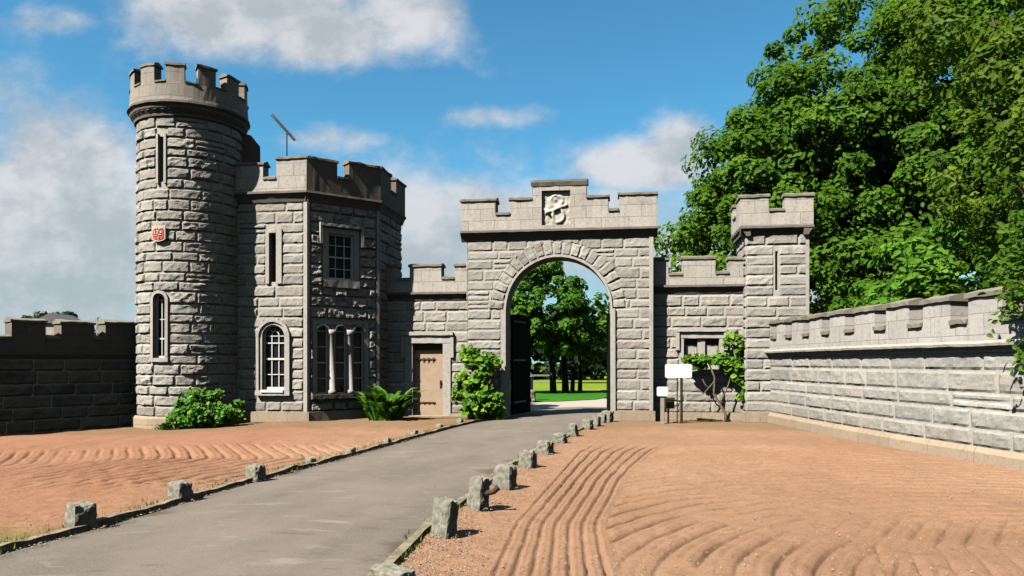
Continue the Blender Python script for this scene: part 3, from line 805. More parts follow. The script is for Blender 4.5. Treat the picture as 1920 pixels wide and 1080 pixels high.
# ================================================================= ROUND TOWER
TC = (-8.80, 20.44); TR = 1.33
FT = cyl(TC, TR)
def build_tower():
    g = thing('round_tower', 'tall round stone tower with battlements and a small red plaque', 'tower', (TC[0], TC[1], 0))
    k = TR * math.pi / 180; full = 2 * math.pi * TR
    slit = (-11.0 * k, -4.6 * k, 6.24, 7.40); la, lb = -17.5 * k, -3 * k; lr = (lb - la) / 2
    b = MB(); wall(b, FT, -full / 2, full / 2, -.4, 8.0, -.03, -.45, rects=[slit], arches=[(la, lb, 1.72, 3.38 - lr)], du=.12)
    b.build('wall', M['mortar'], g)
    s = MB()
    lm = lambda u, z: (1.6 < z < 3.38 - lr and la - .09 < u < lb + .09) or (z >= 3.38 - lr and math.hypot(u - (la + lb) / 2, z - 3.38 + lr) < lr + .08)
    pl = (-17 * k, -1.5 * k, 4.70, 5.10)
    ashlar(s, FT, -100 * k, 135 * k, .20, 7.92, -.03, 53, .268, [(slit[0] - .06, slit[1] + .06, slit[2] - .05, slit[3] + .06), (la - .09, lb + .09, 1.62, 3.3 - lr)],
           lm, .058, .38, .85, .036)
    s.build('rock_faced_blocks', M['rock'], g)
    b = MB(); ashlar(b, FT, 135 * k, 260 * k, .20, 7.92, -.03, 54, .268, (), None, .06, .4, .9, .09); b.build('rear_blocks', M['rock'], g)
    t = MB()
    t.box(FT, slit[0] - .06, slit[0], slit[2] - .05, slit[3] + .06, -.2, .035); t.box(FT, slit[1], slit[1] + .06, slit[2] - .05, slit[3] + .06, -.2, .035)
    t.build('slit_surround', M['dress_plain'], g)
    one('slit_window', lambda b: b.box(FT, slit[0] - .02, slit[1] + .02, slit[2] - .02, slit[3] + .02, -.44, -.32), M['void'], g)
    t = MB(); uc = (la + lb) / 2; zs = 3.38 - lr
    arcs(t, FT, uc, zs, lr, lr + .075, -.2, .04, K=14); t.box(FT, la - .075, la, 1.72, zs - .001, -.2, .04); t.box(FT, lb, lb + .075, 1.72, zs - .001, -.2, .04); t.box(FT, la - .09, lb + .09, 1.62, 1.719, -.2, .06)
    t.build('window_surround', M['dress_plain'], g)
    w = MB(); n = -.13; w.box(FT, la + .0, lb - .0, 1.72, 3.40, n - .03, n); wo = w.build('window', M['glass'], g)
    w = MB(); window_bars(w, FT, la + .005, lb - .005, 1.72, zs, n + .002, 2, 3, .022, .02, .035, True); w.build('window_frame', M['white'], wo)
    # plaque
    pb = MB(); pb.box(FT, pl[0], pl[1], 4.98, 5.10, .05, .085); 
    vs = [(-17, 5.0), (-1.5, 5.0), (-1.5, 4.76), (-3.5, 4.72), (-9.2, 4.69), (-15, 4.72), (-17, 4.76)]
    def shield(mb, sc, n0, n1):
        cu, cz = -9.2, 4.9; pts = [((cu + (p[0] - cu) * sc) * k, cz + (p[1] - cz) * sc) for p in vs]
        A = [FT(u, z, n1) for u, z in pts] + [FT(u, z, n0) for u, z in pts]; m_ = len(pts)
        mb.add(A, [tuple(range(m_))[::-1], tuple(range(m_, 2 * m_))] + [(i, (i + 1) % m_, (i + 1) % m_ + m_, i + m_) for i in range(m_)])
    shield(pb, 1.0, -.02, .082); P = pb.build('plaque', M['plaqueb'], g)
    q = MB(); shield(q, .80, .08, .092); q = q.build('shield', M['plaque'], P)
    e = MB()                                           # pale lettering-like charges on the red field
    for (u, z, w_, h_) in ((-13.5, 5.02, 2, .03), (-10.5, 5.03, 2, .03), (-7.5, 5.02, 2.4, .03), (-4.8, 5.03, 1.6, .03), (-12.8, 4.93, 1.4, .07), (-10, 4.90, 3, .025), (-9, 4.955, 1.2, .05), (-6, 4.93, 1.6, .06), (-7.2, 4.86, 3.6, .022), (-11.5, 4.84, 2.6, .022), (-8.5, 4.80, 1.4, .04)):
        e.box(FT, (u - w_ / 2) * k, (u + w_ / 2) * k, z - h_ / 2, z + h_ / 2, .09, .104)
    e.build('charge', M['plaqueb'], P)
    one('plinth', lambda b: b.sweep(FT, -full / 2, full / 2, [(.10, .16), (.06, .22), (-.1, .22), (-.1, -.5), (.12, -.5)], .12, False), M['plinth'], g)
    # crown
    c = MB(); c.sweep(FT, -full / 2, full / 2, [(.21, 8.28), (.22, 8.22), (.16, 8.16), (.15, 8.10), (.06, 7.98), (.05, 7.92), (-.1, 7.92), (-.1, 8.28)], .1, False)
    for i in range(44): u = (i + .5) / 44 * full - full / 2; c.box(FT, u - .04, u + .04, 8.06, 8.155, .04, .13)
    c.build('cornice', M['cornice'], g)
    # sloping band then merlons, some weathered darker
    one('parapet', lambda b: b.sweep(FT, -full / 2, full / 2, [(.14, 8.74), (-.14, 8.74), (-.14, 8.282), (.185, 8.282), (.17, 8.36)], .1, False), M['dress_old'], g)
    for i in range(12):
        cp = MB(); mm = MB(); sl = MB()
        c0 = 9 + 30 * i; a, e_ = (c0 - 8.8) * k, (c0 + 8.8) * k
        if c0 > 180: a -= full; e_ -= full
        h = 9.25 + .03 * math.sin(i * 2.3)
        mm.box(FT, a, e_, 8.741, h - .08, -.138, .138, .1)
        cp.sweep(FT, a - .03, e_ + .03, [(.17, h - .08), (-.17, h - .08), (-.17, h - .03), (0, h + .03), (.17, h - .02)], .1)
        a2, e2 = e_ + .035, e_ + (30 - 17.6) * k - .035
        sl.sweep(FT, a2 - .03, e2 + .03, [(.165, 8.745), (-.165, 8.745), (-.165, 8.78), (0, 8.80), (.165, 8.78)], .1)
        mo = mm.build('merlon', M['dress_old'], g); cp.build('coping', M['coping'], mo); sl.build('crenel_sill', M['coping'], g)
    r = MB(); K = 40; vs = [FT(full * i / K, 8.30, -.13) for i in range(K)]; r.add(vs, [tuple(range(K))]); r.build('roof', M['roof'], g)
    # stair turret clinging to the back right of the crown
    Fb = frame((-8.05, 20.9), 20)
    b = MB(); b.add([Fb(u, z_, n_) for n_ in (.30, -1.0) for u, z_ in ((.0, 6.2), (.95, 6.2), (.95, 7.65), (.70, 7.95), (.0, 8.1))], [(0, 1, 2, 3, 4), (9, 8, 7, 6, 5)] + [(i, i + 5, (i + 1) % 5 + 5, (i + 1) % 5) for i in range(5)]); b.build('stair_head', M['dress_shaded'], g)
build_tower()


# ================================================================= LODGE
P1 = (-5.5, 20.0); LS = 2.1
F1 = frame(P1, -8.5); F2 = frame(P1, 36.5)
P2 = F2(LS, 0, 0)[:2]; F3 = frame(P2, 81.5); P3 = F3(2.3, 0, 0)[:2]
F4 = frame(P3, 126.5); P4 = F4(2.1, 0, 0)[:2]
def build_lodge():
    g = thing('gate_lodge', 'angular battlemented stone lodge with arched sash window beside the round tower', 'lodge', (-6.3, 21.8, 0))
    slit = (-1.06, -.86, 3.78, 5.10); aw = (-1.26, -.62, .86, 2.62 - .32)
    one('wall', lambda b: wall(b, F1, -3.2, 0, -.25, 6.1, -.03, -.4, rects=[slit], arches=[aw]), M['mortar'], g)
    up = (.60, 1.36, 3.86, 5.14); lights = [(.29, .61), (.82, 1.14), (1.35, 1.67)]; zsp = 2.62 - .16
    one('wall', lambda b: wall(b, F2, 0.012, LS - .012, -.25, 6.1, -.03, -.4, rects=[up], arches=[(a, e, .74, zsp) for a, e in lights]), M['mortar'], g)
    one('wall', lambda b: wall(b, F3, 0.0, 2.3, -.25, 6.1, -.03, -.4), M['mortar'], g)
    one('wall', lambda b: wall(b, F4, 0.0, 2.1, -.25, 6.1, -.03, -.4), M['mortar'], g)
    s = MB(); m1 = lambda u, z: (u > aw[0] - .16 and u < aw[1] + .16 and .74 < z < aw[3]) or (z >= aw[3] and math.hypot(u + .94, z - aw[3]) < .47)
    ashlar(s, F1, -2.6, -.09, .28, 5.93, -.03, 61, .285, [(slit[0] - .10, slit[1] + .10, slit[2] - .05, slit[3] + .10), (aw[0] - .17, aw[1] + .17, .78, 2.25)], m1, .042, .4, .9)
    ashlar(s, F2, .09, LS - .06, .28, 5.93, -.03, 63, .285, [(up[0] - .16, up[1] + .16, up[2] - .12, up[3] + .22), (.16, 1.80, .62, 2.72)], None, .11, .3, .7)
    ashlar(s, F3, .07, 2.3, .28, 5.93, -.03, 65, .285, (), None, .07); ashlar(s, F4, 0, 2.1, .28, 5.93, -.03, 66, .285, (), None, .05, res=.09)
    s.build('rock_faced_blocks', M['rock'], g)
    q = MB(); q.box(F1, -.075, .03, .28, 5.90, -.1, .045); q.box(F2, .0, .075, .28, 5.90, -.1, .04); q.box(F2, LS - .055, LS + .01, .28, 5.90, -.1, .05); q.box(F3, 0, .06, .28, 5.90, -.1, .045)
    q.build('corner_strip', M['dress_plain'], g)
    # face 1: blind slit and arched sash
    t = MB()
    t.box(F1, slit[0] - .10, slit[0], slit[2] - .05, slit[3] + .10, -.2, .03); t.box(F1, slit[1], slit[1] + .16, slit[2] - .05, slit[3] + .10, -.2, .03); t.box(F1, slit[0], slit[1], slit[3], slit[3] + .10, -.2, .028)
    uc = -.94; t.build('window_surround', M['dress_plain'], g); t = MB()
    arcs(t, F1, uc, aw[3], .32, .40, -.3, .03, K=18); arcs(t, F1, uc, aw[3], .40, .475, -.1, .075, K=18)
    for a in (aw[0] - .08, aw[1]): t.box(F1, a, a + .08, .86, aw[3] - .001, -.3, .03)
    for a in (aw[0] - .155, aw[1] + .08): t.box(F1, a, a + .075, .80, aw[3] - .001, -.1, .072)
    t.box(F1, aw[0] - .17, aw[1] + .17, .72, .859, -.3, .10)
    t.build('window_surround', M['dress_plain'], g)
    one('slit_window', lambda b: b.box(F1, slit[0] - .01, slit[1] + .01, slit[2], slit[3], -.38, -.3), M['void'], g)
    w = one('window', lambda b: b.box(F1, aw[0], aw[1], .8, 2.66, -.17, -.14), M['glass'], g)
    f = MB(); n = -.135
    f.box(F1, aw[0], aw[0] + .04, .86, aw[3], n, n + .05); f.box(F1, aw[1] - .04, aw[1], .86, aw[3], n, n + .05); f.box(F1, aw[0] + .04, aw[1] - .04, .86, .94, n, n + .055)
    arcs(f, F1, uc, aw[3], .28, .32, n, n + .05, K=18); arcs(f, F1, uc, aw[3] + .05, .09, .115, n, n + .035, K=12)
    for u in (uc - .10, uc + .10): f.box(F1, u - .012, u + .012, .94, aw[3] + .05, n, n + .03)
    for z, h in ((1.28, .022), (1.70, .05), (2.13, .03), (aw[3] + .02, .022)): f.box(F1, aw[0] + .04, aw[1] - .04, z - h / 2, z + h / 2, n, n + .034 + h * .2)
    for an in (50, 90, 130):
        c_, s_ = math.cos(R(an)), math.sin(R(an)); 
        f.tube([F1(uc - .11 * c_, aw[3] + .05 + .11 * s_, n + .015), F1(uc - .29 * c_, aw[3] + .29 * s_, n + .015)], .012, 6)
    f.build('window_frame', M['white'], w)
    one('sill', lambda b: b.box(F1, aw[0], aw[1], .80, .868, -.13, .13), M['white'], w)
    # face 2 upper sash with label mould
    t = MB(); a, e, z0, z1 = up
    t.box(F2, a - .15, a, z0 - .10, z1, -.3, .02); t.box(F2, e, e + .15, z0 - .10, z1, -.3, .02); t.box(F2, a - .15, e + .15, z1, z1 + .13, -.3, .022); t.box(F2, a - .15, e + .15, z0 - .2, z0 - .001, -.3, .08)
    t.box(F2, a - .26, e + .26, z1 + .17, z1 + .25, -.1, .12); t.box(F2, a - .26, a - .19, z1 - .32, z1 + .17, -.1, .11); t.box(F2, e + .19, e + .26, z1 - .32, z1 + .17, -.1, .11)
    t.box(F2, a - .34, a - .26, z1 - .32, z1 - .25, -.1, .10); t.box(F2, e + .26, e + .34, z1 - .32, z1 - .25, -.1, .10)
    t.build('window_surround', M['dress_plain'], g); t = MB()
    # triple light surround: frame, two colonnettes with caps
    t.box(F2, .16, .29, .66, 2.72, -.3, .02); t.box(F2, 1.67, 1.80, .66, 2.72, -.3, .02)
    for u0, u1 in ((.61, .82), (1.14, 1.35)): pass
    t.box(F2, .291, 1.669, zsp + .185, 2.72, -.1, .018)
    for (a2, e2) in lights: arcs(t, F2, (a2 + e2) / 2, zsp, .155, .19, -.12, .035, K=12)
    t.build('window_surround', M['dress_plain'], g)
    for (u0, u1) in ((.61, .82), (1.14, 1.35)):
        t = MB(); um = (u0 + u1) / 2; t.tube([F2(um, .74, .02), F2(um, .84, .02), F2(um, .86, .02), F2(um, 2.36, .02), F2(um, 2.38, .02), F2(um, 2.50, .02)], [.11, .11, .075, .07, .10, .11], 12)
        t.build('colonnette', M['dress_plain'], g, True)
    one('sill', lambda b: (b.box(F2, .10, 1.86, .62, .735, -.3, .16), b.box(F2, .16, 1.8, .50, .62, -.1, .05)), M['dress_shaded'], g)
    n = -.13
    for (a2, e2) in lights:
        w = one('window', lambda b: b.box(F2, a2, e2, .74, 2.66, n - .03, n), M['glass'], g)
        f = MB(); window_bars(f, F2, a2, e2, .74, zsp, n + .002, 1, 4, .022, .025, .03, True); f.build('window_frame', M['white'], w)
    w = one('window', lambda b: b.box(F2, a, e, z0, z1, n, n + .02), M['glass'], g)
    f = MB(); window_bars(f, F2, a, e, z0, z1, n + .022, 3, 4, .022, .03, .05); f.build('window_frame', M['white'], w)
    # plinth
    p = MB(); p.box(F1, -2.6, .10, -.3, .28, -.3, .10); p.box(F2, -.04, LS + .04, -.3, .279, -.3, .11); p.box(F3, .0, 2.3, -.3, .278, -.3, .10); p.build('plinth', M['plinth'], g)
    # cornice and parapet, wrapping the corners
    zc = 6.2
    c = MB(); c.sweep(F1, -2.6, .06, CORN(0, zc, .28, .13)); c.sweep(F2, -.05, LS + .05, CORN(-.001, zc - .001, .28, .13)); c.sweep(F3, -.05, 2.35, CORN(0, zc - .002, .28, .13)); c.sweep(F4, -.05, 2.1, CORN(-.001, zc - .001, .28, .13)); c.build('cornice', M['cornice'], g)
    n1, n0 = .09, -.24
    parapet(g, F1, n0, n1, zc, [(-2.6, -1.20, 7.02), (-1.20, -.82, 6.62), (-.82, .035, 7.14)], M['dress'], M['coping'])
    parapet(g, F2, n0, n1, zc, [(-.035, .83, 7.145), (.83, 1.17, 6.72), (1.17, LS + .035, 7.20)], M['dress_shaded'], M['coping'])
    parapet(g, F3, n0, n1, zc, [(-.035, .93, 7.205), (.93, 1.42, 6.75), (1.42, 2.37, 7.22)], M['dress_shaded'], M['coping'])
    parapet(g, F4, n0, n1, zc, [(-.03, .7, 7.22), (.7, 1.2, 6.75), (1.2, 2.1, 7.2)], M['dress_shaded'], M['coping'])
    r = MB(); r.add([(F1(-2.6, 6.3, -.2)), F1(-.1, 6.3, -.2), F2(LS - .1, 6.3, -.2), F3(2.2, 6.3, -.2), (P4[0], P4[1], 6.3), (-8.0, 25.2, 6.3)], [(0, 1, 2, 3, 4, 5)]); r.build('roof', M['roof'], g)
    one('rear_wall', lambda b: b.add([(P4[0], P4[1], z) for z in (-.2, 6.3)] + [(-8.0, 25.2, z) for z in (6.3, -.2)] + [(-8.3, 21.5, -.2), (-8.3, 21.5, 6.3)], [(0, 1, 2, 3), (3, 2, 5, 4)]), M['rock'], g)
build_lodge()

# television aerial on the lodge roof
def aerial():
    Y = 21.3; X = (538 - 960) / 1400 * Y; g = thing('television_aerial', 'slim white television aerial on a mast above the lodge roof', 'aerial', (X, Y, 6.3))
    Z = lambda py: 1.6 + (680 - py) / 1400 * Y
    one('mast', lambda b: b.tube([(X, Y, 6.3), (X, Y, Z(252))], .016), M['iron'], g)
    a = Vector((X - .40, Y - .1, Z(217))); b_ = Vector((X + .22, Y + .05, Z(262))); d = (b_ - a)
    m = MB(); m.tube([a, b_], .045); m.build('boom', M['alu'], g)
    e = MB(); side = Vector((.25, -.95, .0)).normalized()
    for i in range(16):
        p = a + d * (.04 + .055 * i); w = .16 if i < 15 else .28; up = Vector((0, 0, 1)) * .05
        e.tube([p - side * w, p + side * w], .008, 5); e.tube([p - up + side * .02, p + up + side * .02], .012, 5)
    e.build('elements', M['alu'], g)
    one('bracket', lambda b: b.tube([(X, Y, Z(252)), (X + .02, Y, Z(244))], .03), M['iron'], g)
aerial()


# ================================================================= BOUNDARY WALLS
def poly_frame(P):                        # u along the polyline; n to the left-hand (viewer) side of travel
    P = [Vector(p) for p in P]; L = [0]
    for a, b in zip(P, P[1:]): L.append(L[-1] + (b - a).length)
    T = [(b - a).normalized() for a, b in zip(P, P[1:])]
    def f(u, z, n):
        i = 0
        while i < len(T) - 1 and u > L[i + 1]: i += 1
        # blend tangents near joints
        s = (u - L[i]) / (L[i + 1] - L[i]); t = T[i]
        if s > .5 and i < len(T) - 1: t = T[i].lerp(T[i + 1], (s - .5)).normalized()
        elif s < .5 and i > 0: t = T[i - 1].lerp(T[i], .5 + s).normalized()
        p = P[i] + T[i] * (u - L[i]); return (p.x - (-t.y) * n * 1.0, p.y - t.x * n, z)
    return f, L
def build_right_wall():
    P = [(6.93, 20.1), (6.98, 18.5), (7.0, 17.1), (7.06, 15.5), (7.16, 13.9), (7.32, 12.4), (7.50, 10.9), (7.75, 9.0), (8.1, 7.0), (8.6, 4.5), (9.2, 2.0), (9.9, -1)]
    f0, L = poly_frame(P)
    F = lambda u, z, n: f0(u, z, n)       # travel towards the camera; viewer side is -X
    # check the side: n positive must point to -X
    a, b = F(3, 0, 0), F(3, 0, 1)
    if b[0] > a[0]: F = lambda u, z, n: f0(u, z, -n)
    U1 = L[-1] - .05
    g = thing('boundary_wall', 'long pale battlemented wall running forward along the right of the sand', 'wall', (7.0, 15, 0))
    one('wall', lambda b: b.box(F, 0, U1, -.3, 1.80, -.5, -.02, .4), M['mortar'], g)
    s = MB(); ashlar(s, F, 0.0, U1, .26, 1.74, -.02, 71, .295, (), None, .032, .7, 1.6, .045); s.build('rock_faced_blocks', M['rock_wall'], g)
    one('plinth', lambda b: b.sweep(F, 0, U1, [(.09, .19), (.04, .27), (-.1, .27), (-.1, -.4), (.10, -.4)], .4), M['plinth'], g)
    one('cornice', lambda b: b.sweep(F, 0, U1, [(.13, 1.94), (.15, 1.90), (.14, 1.86), (.03, 1.80), (.02, 1.76), (-.2, 1.76), (-.2, 1.95), (.0, 1.95)], .4), M['dress_plain'], g)
    segs = []; u = 0.0; yg = [19.8, 18.8, 17.75, 16.7, 15.6, 14.45, 13.35, 12.25, 11.15, 10.05, 8.95, 7.85, 6.75, 5.6, 4.5, 3.3, 2.1]
    for y in yg:
        # arc length of a given y
        for i in range(len(P) - 1):
            if P[i + 1][1] <= y <= P[i][1]: uc = L[i] + (L[i + 1] - L[i]) * (P[i][1] - y) / (P[i][1] - P[i + 1][1])
        a, e = uc - .20, uc + .20
        if a > u: segs.append((u, a, 2.74 + .01 * math.sin(y * 3)))
        segs.append((max(u, a), e, 2.34)); u = e
    segs.append((u, U1, 2.75))
    parapet(g, F, -.42, .0, 1.95, segs, M['dress_wall'], M['coping'], .4, .045, .11)
build_right_wall()

def build_left_wall():
    P = [(-14.6, 14.6), (-12.1, 17.6), (-10.1, 20.0), (-9.4, 20.8)]
    f0, L = poly_frame(P); F = f0
    a, b = F(3, 0, 0), F(3, 0, 1)
    if b[0] < a[0]: F = lambda u, z, n: f0(u, z, -n)
    g = thing('boundary_wall', 'dark battlemented wall in shadow meeting the round tower on the left', 'wall', (-12, 17.6, -.1))
    U1 = L[-1]
    one('wall', lambda b: b.box(F, 0, U1, -.4, 1.78, -.55, -.02, .5), M['mortar'], g)
    s = MB(); ashlar(s, F, 0, U1 - .4, -.1, 1.66, -.02, 81, .29, (), None, .06, .5, 1.1, .05); s.build('rock_faced_blocks', M['rock_shaded'], g)
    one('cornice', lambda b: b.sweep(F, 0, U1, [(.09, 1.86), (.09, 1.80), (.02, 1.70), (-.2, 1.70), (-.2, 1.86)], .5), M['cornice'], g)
    # merlon positions found along the wall
    def at_px(px):
        k = (px - 960) / 1400; best = None
        for i in range(2000):
            u = U1 * i / 2000; p = F(u, 0, 0)
            if best is None or abs(p[0] / p[1] - k) < best[0]: best = (abs(p[0] / p[1] - k), u)
        return best[1]
    marks = [4.13, 5.17, 5.63, 6.52, 6.98]
    c1 = [at_px(22), at_px(86), at_px(115), at_px(177), at_px(198)]
    segs = [(0, 1.0, 2.66), (1.0, 1.5, 2.26), (1.5, 2.6, 2.66), (2.6, 3.05, 2.26)] if c1[0] > 3.2 else [(0, c1[0] - .5, 2.66)]
    u = segs[-1][1]
    if u < c1[0] - .01: segs.append((u, c1[0], 2.26))
    segs += [(c1[0], c1[1], 2.66), (c1[1], c1[2], 2.26), (c1[2], c1[3], 2.66), (c1[3], c1[4], 2.26), (c1[4], U1 - .5, 2.70)]
    parapet(g, F, -.50, .0, 1.86, segs, M['dress_shaded'], M['coping'], .5, .03, .09)
build_left_wall()


# ================================================================= EDGE STONES
def rough_block(name, w, d, h, seed, m):
    """squared boulder, worn corners, leaning a little"""
    rng = random.Random(seed); K = 6; vs, fs, idx = [], [], {}
    def pt(i, j, k):
        key = (i, j, k)
        if key not in idx:
            x, y, z = i / K * 2 - 1, j / K * 2 - 1, k / K * 2 - 1
            q = Vector((x, y, z)); L = (abs(x) ** 10 + abs(y) ** 10 + abs(z) ** 10) ** (1 / 10); q = q / L
            nn = 1 + .14 * noise.noise(q * 2.0 + Vector((seed * 3.1, 0, 0))) + .05 * noise.noise(q * 6 + Vector((seed, 2, 0)))
            tp = 1 - .10 * (q.z + 1) / 2
            idx[key] = len(vs); vs.append((q.x * w / 2 * nn * tp, q.y * d / 2 * nn * tp, (q.z + 1) / 2 * h * nn - .05 * (q.z < -.9)))
        return idx[key]
    for a in range(K):
        for b in range(K):
            for s in (0, K):
                for f in ((lambda i, j: (i, j, s)), (lambda i, j: (i, s, j)), (lambda i, j: (s, i, j))):
                    q = [pt(*f(a, b)), pt(*f(a + 1, b)), pt(*f(a + 1, b + 1)), pt(*f(a, b + 1))]; fs.append(tuple(q))
    import bmesh
    me = bpy.data.meshes.new(name); me.from_pydata(vs, [], fs)
    bm = bmesh.new(); bm.from_mesh(me); bmesh.ops.recalc_face_normals(bm, faces=bm.faces); bm.to_mesh(me); bm.free()
    me.materials.append(m); o = bpy.data.objects.new(name, me); S.collection.objects.link(o); return o

def edge_stones():
    right = [  # px, y of foot, height m, width, label
        (735, 5.35, .10, .30, 'dark half-cut edge stone at the very bottom of the picture, nearest of the right row'),
        (832, 6.80, .33, .21, 'tall square edge stone, second nearest of the right row, with a long shadow'),
        (896, 8.05, .34, .20, 'upright edge stone with a crooked bracket, third nearest of the right row'),
        (946, 9.40, .28, .27, 'squat pale edge stone, fourth nearest of the right row'),
        (990, 11.2, .25, .24, 'edge stone fifth nearest in the right row'),
        (1022, 12.9, .22, .26, 'edge stone sixth nearest in the right row'),
        (1050, 14.5, .20, .26, 'edge stone seventh nearest in the right row'),
        (1075, 16.0, .26, .20, 'thin edge stone eighth nearest in the right row'),
        (1102, 17.8, .22, .24, 'edge stone fourth from the gateway in the right row'),
        (1117, 18.7, .24, .20, 'edge stone third from the gateway in the right row'),
        (1128, 19.6, .24, .22, 'edge stone second from the gateway in the right row'),
        (1138, 20.2, .26, .30, 'rounded guard stone at the foot of the gateway pier')]
    left = [(152, 7.12, .235, .27, 'largest square edge stone on the left of the drive, nearest the viewer'),
            (337, 8.55, .21, .24, 'second nearest square edge stone left of the drive'),
            (480, 10.0, .20, .235, 'third nearest edge stone left of the drive'),
            (583, 11.6, .10, .15, 'small low edge stone fourth along the left kerb'),
            (659, 12.8, .11, .16, 'small low edge stone fifth along the left kerb'),
            (726, 14.4, .12, .15, 'small low edge stone sixth along the left kerb'),
            (776, 16.0, .13, .15, 'small low edge stone seventh along the left kerb'),
            (824, 17.9, .10, .17, 'small low edge stone eighth along the left kerb'),
            (862, 19.2, .14, .16, 'small low edge stone last along the left kerb, by the climbing plant')]
    n = 0
    for row, gname in ((right, 'edge stones along the right of the drive'), (left, 'edge stones along the left of the drive')):
        for px, Y, h, w, lab in row:
            n += 1; X = (px - 960) / 1400 * Y
            o = rough_block('edge_stone', w, w * .8, h + .03, n * 7 + 1, M['block']); o.location = (X, Y, -.0); o.rotation_euler = (R((n * 37 % 9) - 4), R((n * 53 % 9) - 3), R(-36 + (n * 29 % 17) - 8))
            tag(o, lab, 'stone', gname)
            if n == 3:
                b = MB(); b.tube([(X + .08, Y - .06, .2), (X + .17, Y - .07, .22), (X + .22, Y - .07, .27)], [.03, .03, .035]); b.build('iron_stub', M['rust'], None)
                k = bpy.data.objects['iron_stub']; k.parent = o; k.matrix_parent_inverse = (Matrix.Translation(o.location) @ o.rotation_euler.to_matrix().to_4x4()).inverted()
edge_stones()


# ================================================================= SIGNS
def signs():
    X, Y = (1272 - 960) / 1400 * 19.7, 19.7
    g = thing('notice_board', 'larger white notice board on two thin dark posts before the small window', 'sign', (X, Y, 0))
    Fs = frame((X, Y), -12)
    def board(b, F, w, z0, z1):
        r = .04; pts = []
        for cx, cz, a0 in ((w - r, z1 - r, 0), (-w + r, z1 - r, 90), (-w + r, z0 + r, 180), (w - r, z0 + r, 270)):
            for i in range(5): t = R(a0 + i * 22.5); pts.append((cx + r * math.cos(t), cz + r * math.sin(t)))
        m_ = len(pts); A = [F(u, z, .02) for u, z in pts] + [F(u, z, -.01) for u, z in pts]
        b.add(A, [tuple(range(m_)), tuple(range(m_, 2 * m_))[::-1]] + [(i, i + m_, (i + 1) % m_ + m_, (i + 1) % m_) for i in range(m_)])
    one('board', lambda b: board(b, Fs, .345, 1.20, 1.56), M['sign'], g)
    one('post', lambda b: b.tube([Fs(-.03, -.05, -.03), Fs(-.03, 1.5, -.03)], .016), M['iron'], g); one('post', lambda b: b.tube([Fs(.08, -.05, -.03), Fs(.08, 1.5, -.03)], .036), M['iron'], g)
    one('bracket', lambda b: b.tube([Fs(.27, 1.22, -.01), Fs(.32, 1.12, 0), Fs(.42, 1.10, .0)], .014), M['white'], g)
    X2, Y2 = (1242 - 960) / 1400 * 19.6, 19.6; F2s = frame((X2, Y2), -8)
    g = thing('small_sign', 'small square white sign on a short pale post by the gateway corner', 'sign', (X2, Y2, 0))
    one('board', lambda b: board(b, F2s, .145, .72, .97), M['sign'], g); one('post', lambda b: b.box(F2s, -.05, .05, -.05, .80, -.07, -.012), M['post'], g)
    X3, Y3 = (1253 - 960) / 1400 * 19.9, 19.9; F3s = frame((X3, Y3), -8)
    g = thing('letter_box', 'small dark metal box on a thin bent post behind the small white sign', 'box', (X3, Y3, 0))
    one('box_body', lambda b: (b.box(F3s, -.10, .16, .38, .62, -.12, .03), b.sweep(F3s, -.12, .18, [(.05, .62), (-.14, .62), (-.04, .67)])), M['iron'], g)
    one('post', lambda b: b.tube([F3s(.0, -.03, -.03), F3s(0, .38, -.03)], .028), M['iron'], g)
signs()


# ================================================================= FOLIAGE
def leaves_mesh(name, C, Nn, size, tint, m, parent=None, seed=0, aspect=.62, fold=.28, roundish=True):
    rs = np.random.RandomState(seed); n = len(C)
    Nn = Nn / np.maximum(np.linalg.norm(Nn, axis=1, keepdims=True), 1e-6)
    r = rs.normal(size=(n, 3)); A = np.cross(Nn, r); A /= np.maximum(np.linalg.norm(A, axis=1, keepdims=True), 1e-6); B = np.cross(Nn, A)
    s = size[:, None]
    if roundish:                        # 6 points: base, two shoulders each side, tip
        P = [C - A * s * .5, C - A * s * .18 + B * s * aspect * .5 + Nn * s * fold * .4, C + A * s * .22 + B * s * aspect * .38 + Nn * s * fold * .3, C + A * s * .55 - Nn * s * .12,
             C + A * s * .22 - B * s * aspect * .38 + Nn * s * fold * .3, C - A * s * .18 - B * s * aspect * .5 + Nn * s * fold * .4]
        quads = [(0, 3, 2, 1), (0, 5, 4, 3)]; k = 6
    else:
        P = [C - A * s * .5, C + B * s * aspect * .5 + Nn * s * fold * .3, C + A * s * .5, C - B * s * aspect * .5 + Nn * s * fold * .3]; quads = [(0, 2, 1), (0, 3, 2)]; k = 4
    V = np.stack(P, 1).reshape(-1, 3).astype(np.float32); off = np.array(parent.location if parent else (0, 0, 0)); V = V - off.astype(np.float32)
    f = (np.arange(n)[:, None, None] * k + np.array(quads)[None]).reshape(-1).astype(np.int32); q = len(quads[0]); nf = n * len(quads)
    me = bpy.data.meshes.new(name); me.vertices.add(len(V)); me.vertices.foreach_set('co', V.ravel()); me.loops.add(len(f)); me.loops.foreach_set('vertex_index', f)
    me.polygons.add(nf); me.polygons.foreach_set('loop_start', np.arange(0, nf * q, q, dtype=np.int32)); me.polygons.foreach_set('loop_total', np.full(nf, q, dtype=np.int32))
    at = me.attributes.new('sv', 'FLOAT_VECTOR', 'POINT'); T = np.zeros((n, k, 3), dtype=np.float32); T[:, :, 2] = tint[:, None]; at.data.foreach_set('vector', T.ravel())
    me.materials.append(m); me.update(calc_edges=True)
    o = bpy.data.objects.new(name, me); S.collection.objects.link(o)
    if parent: o.parent = parent
    return o


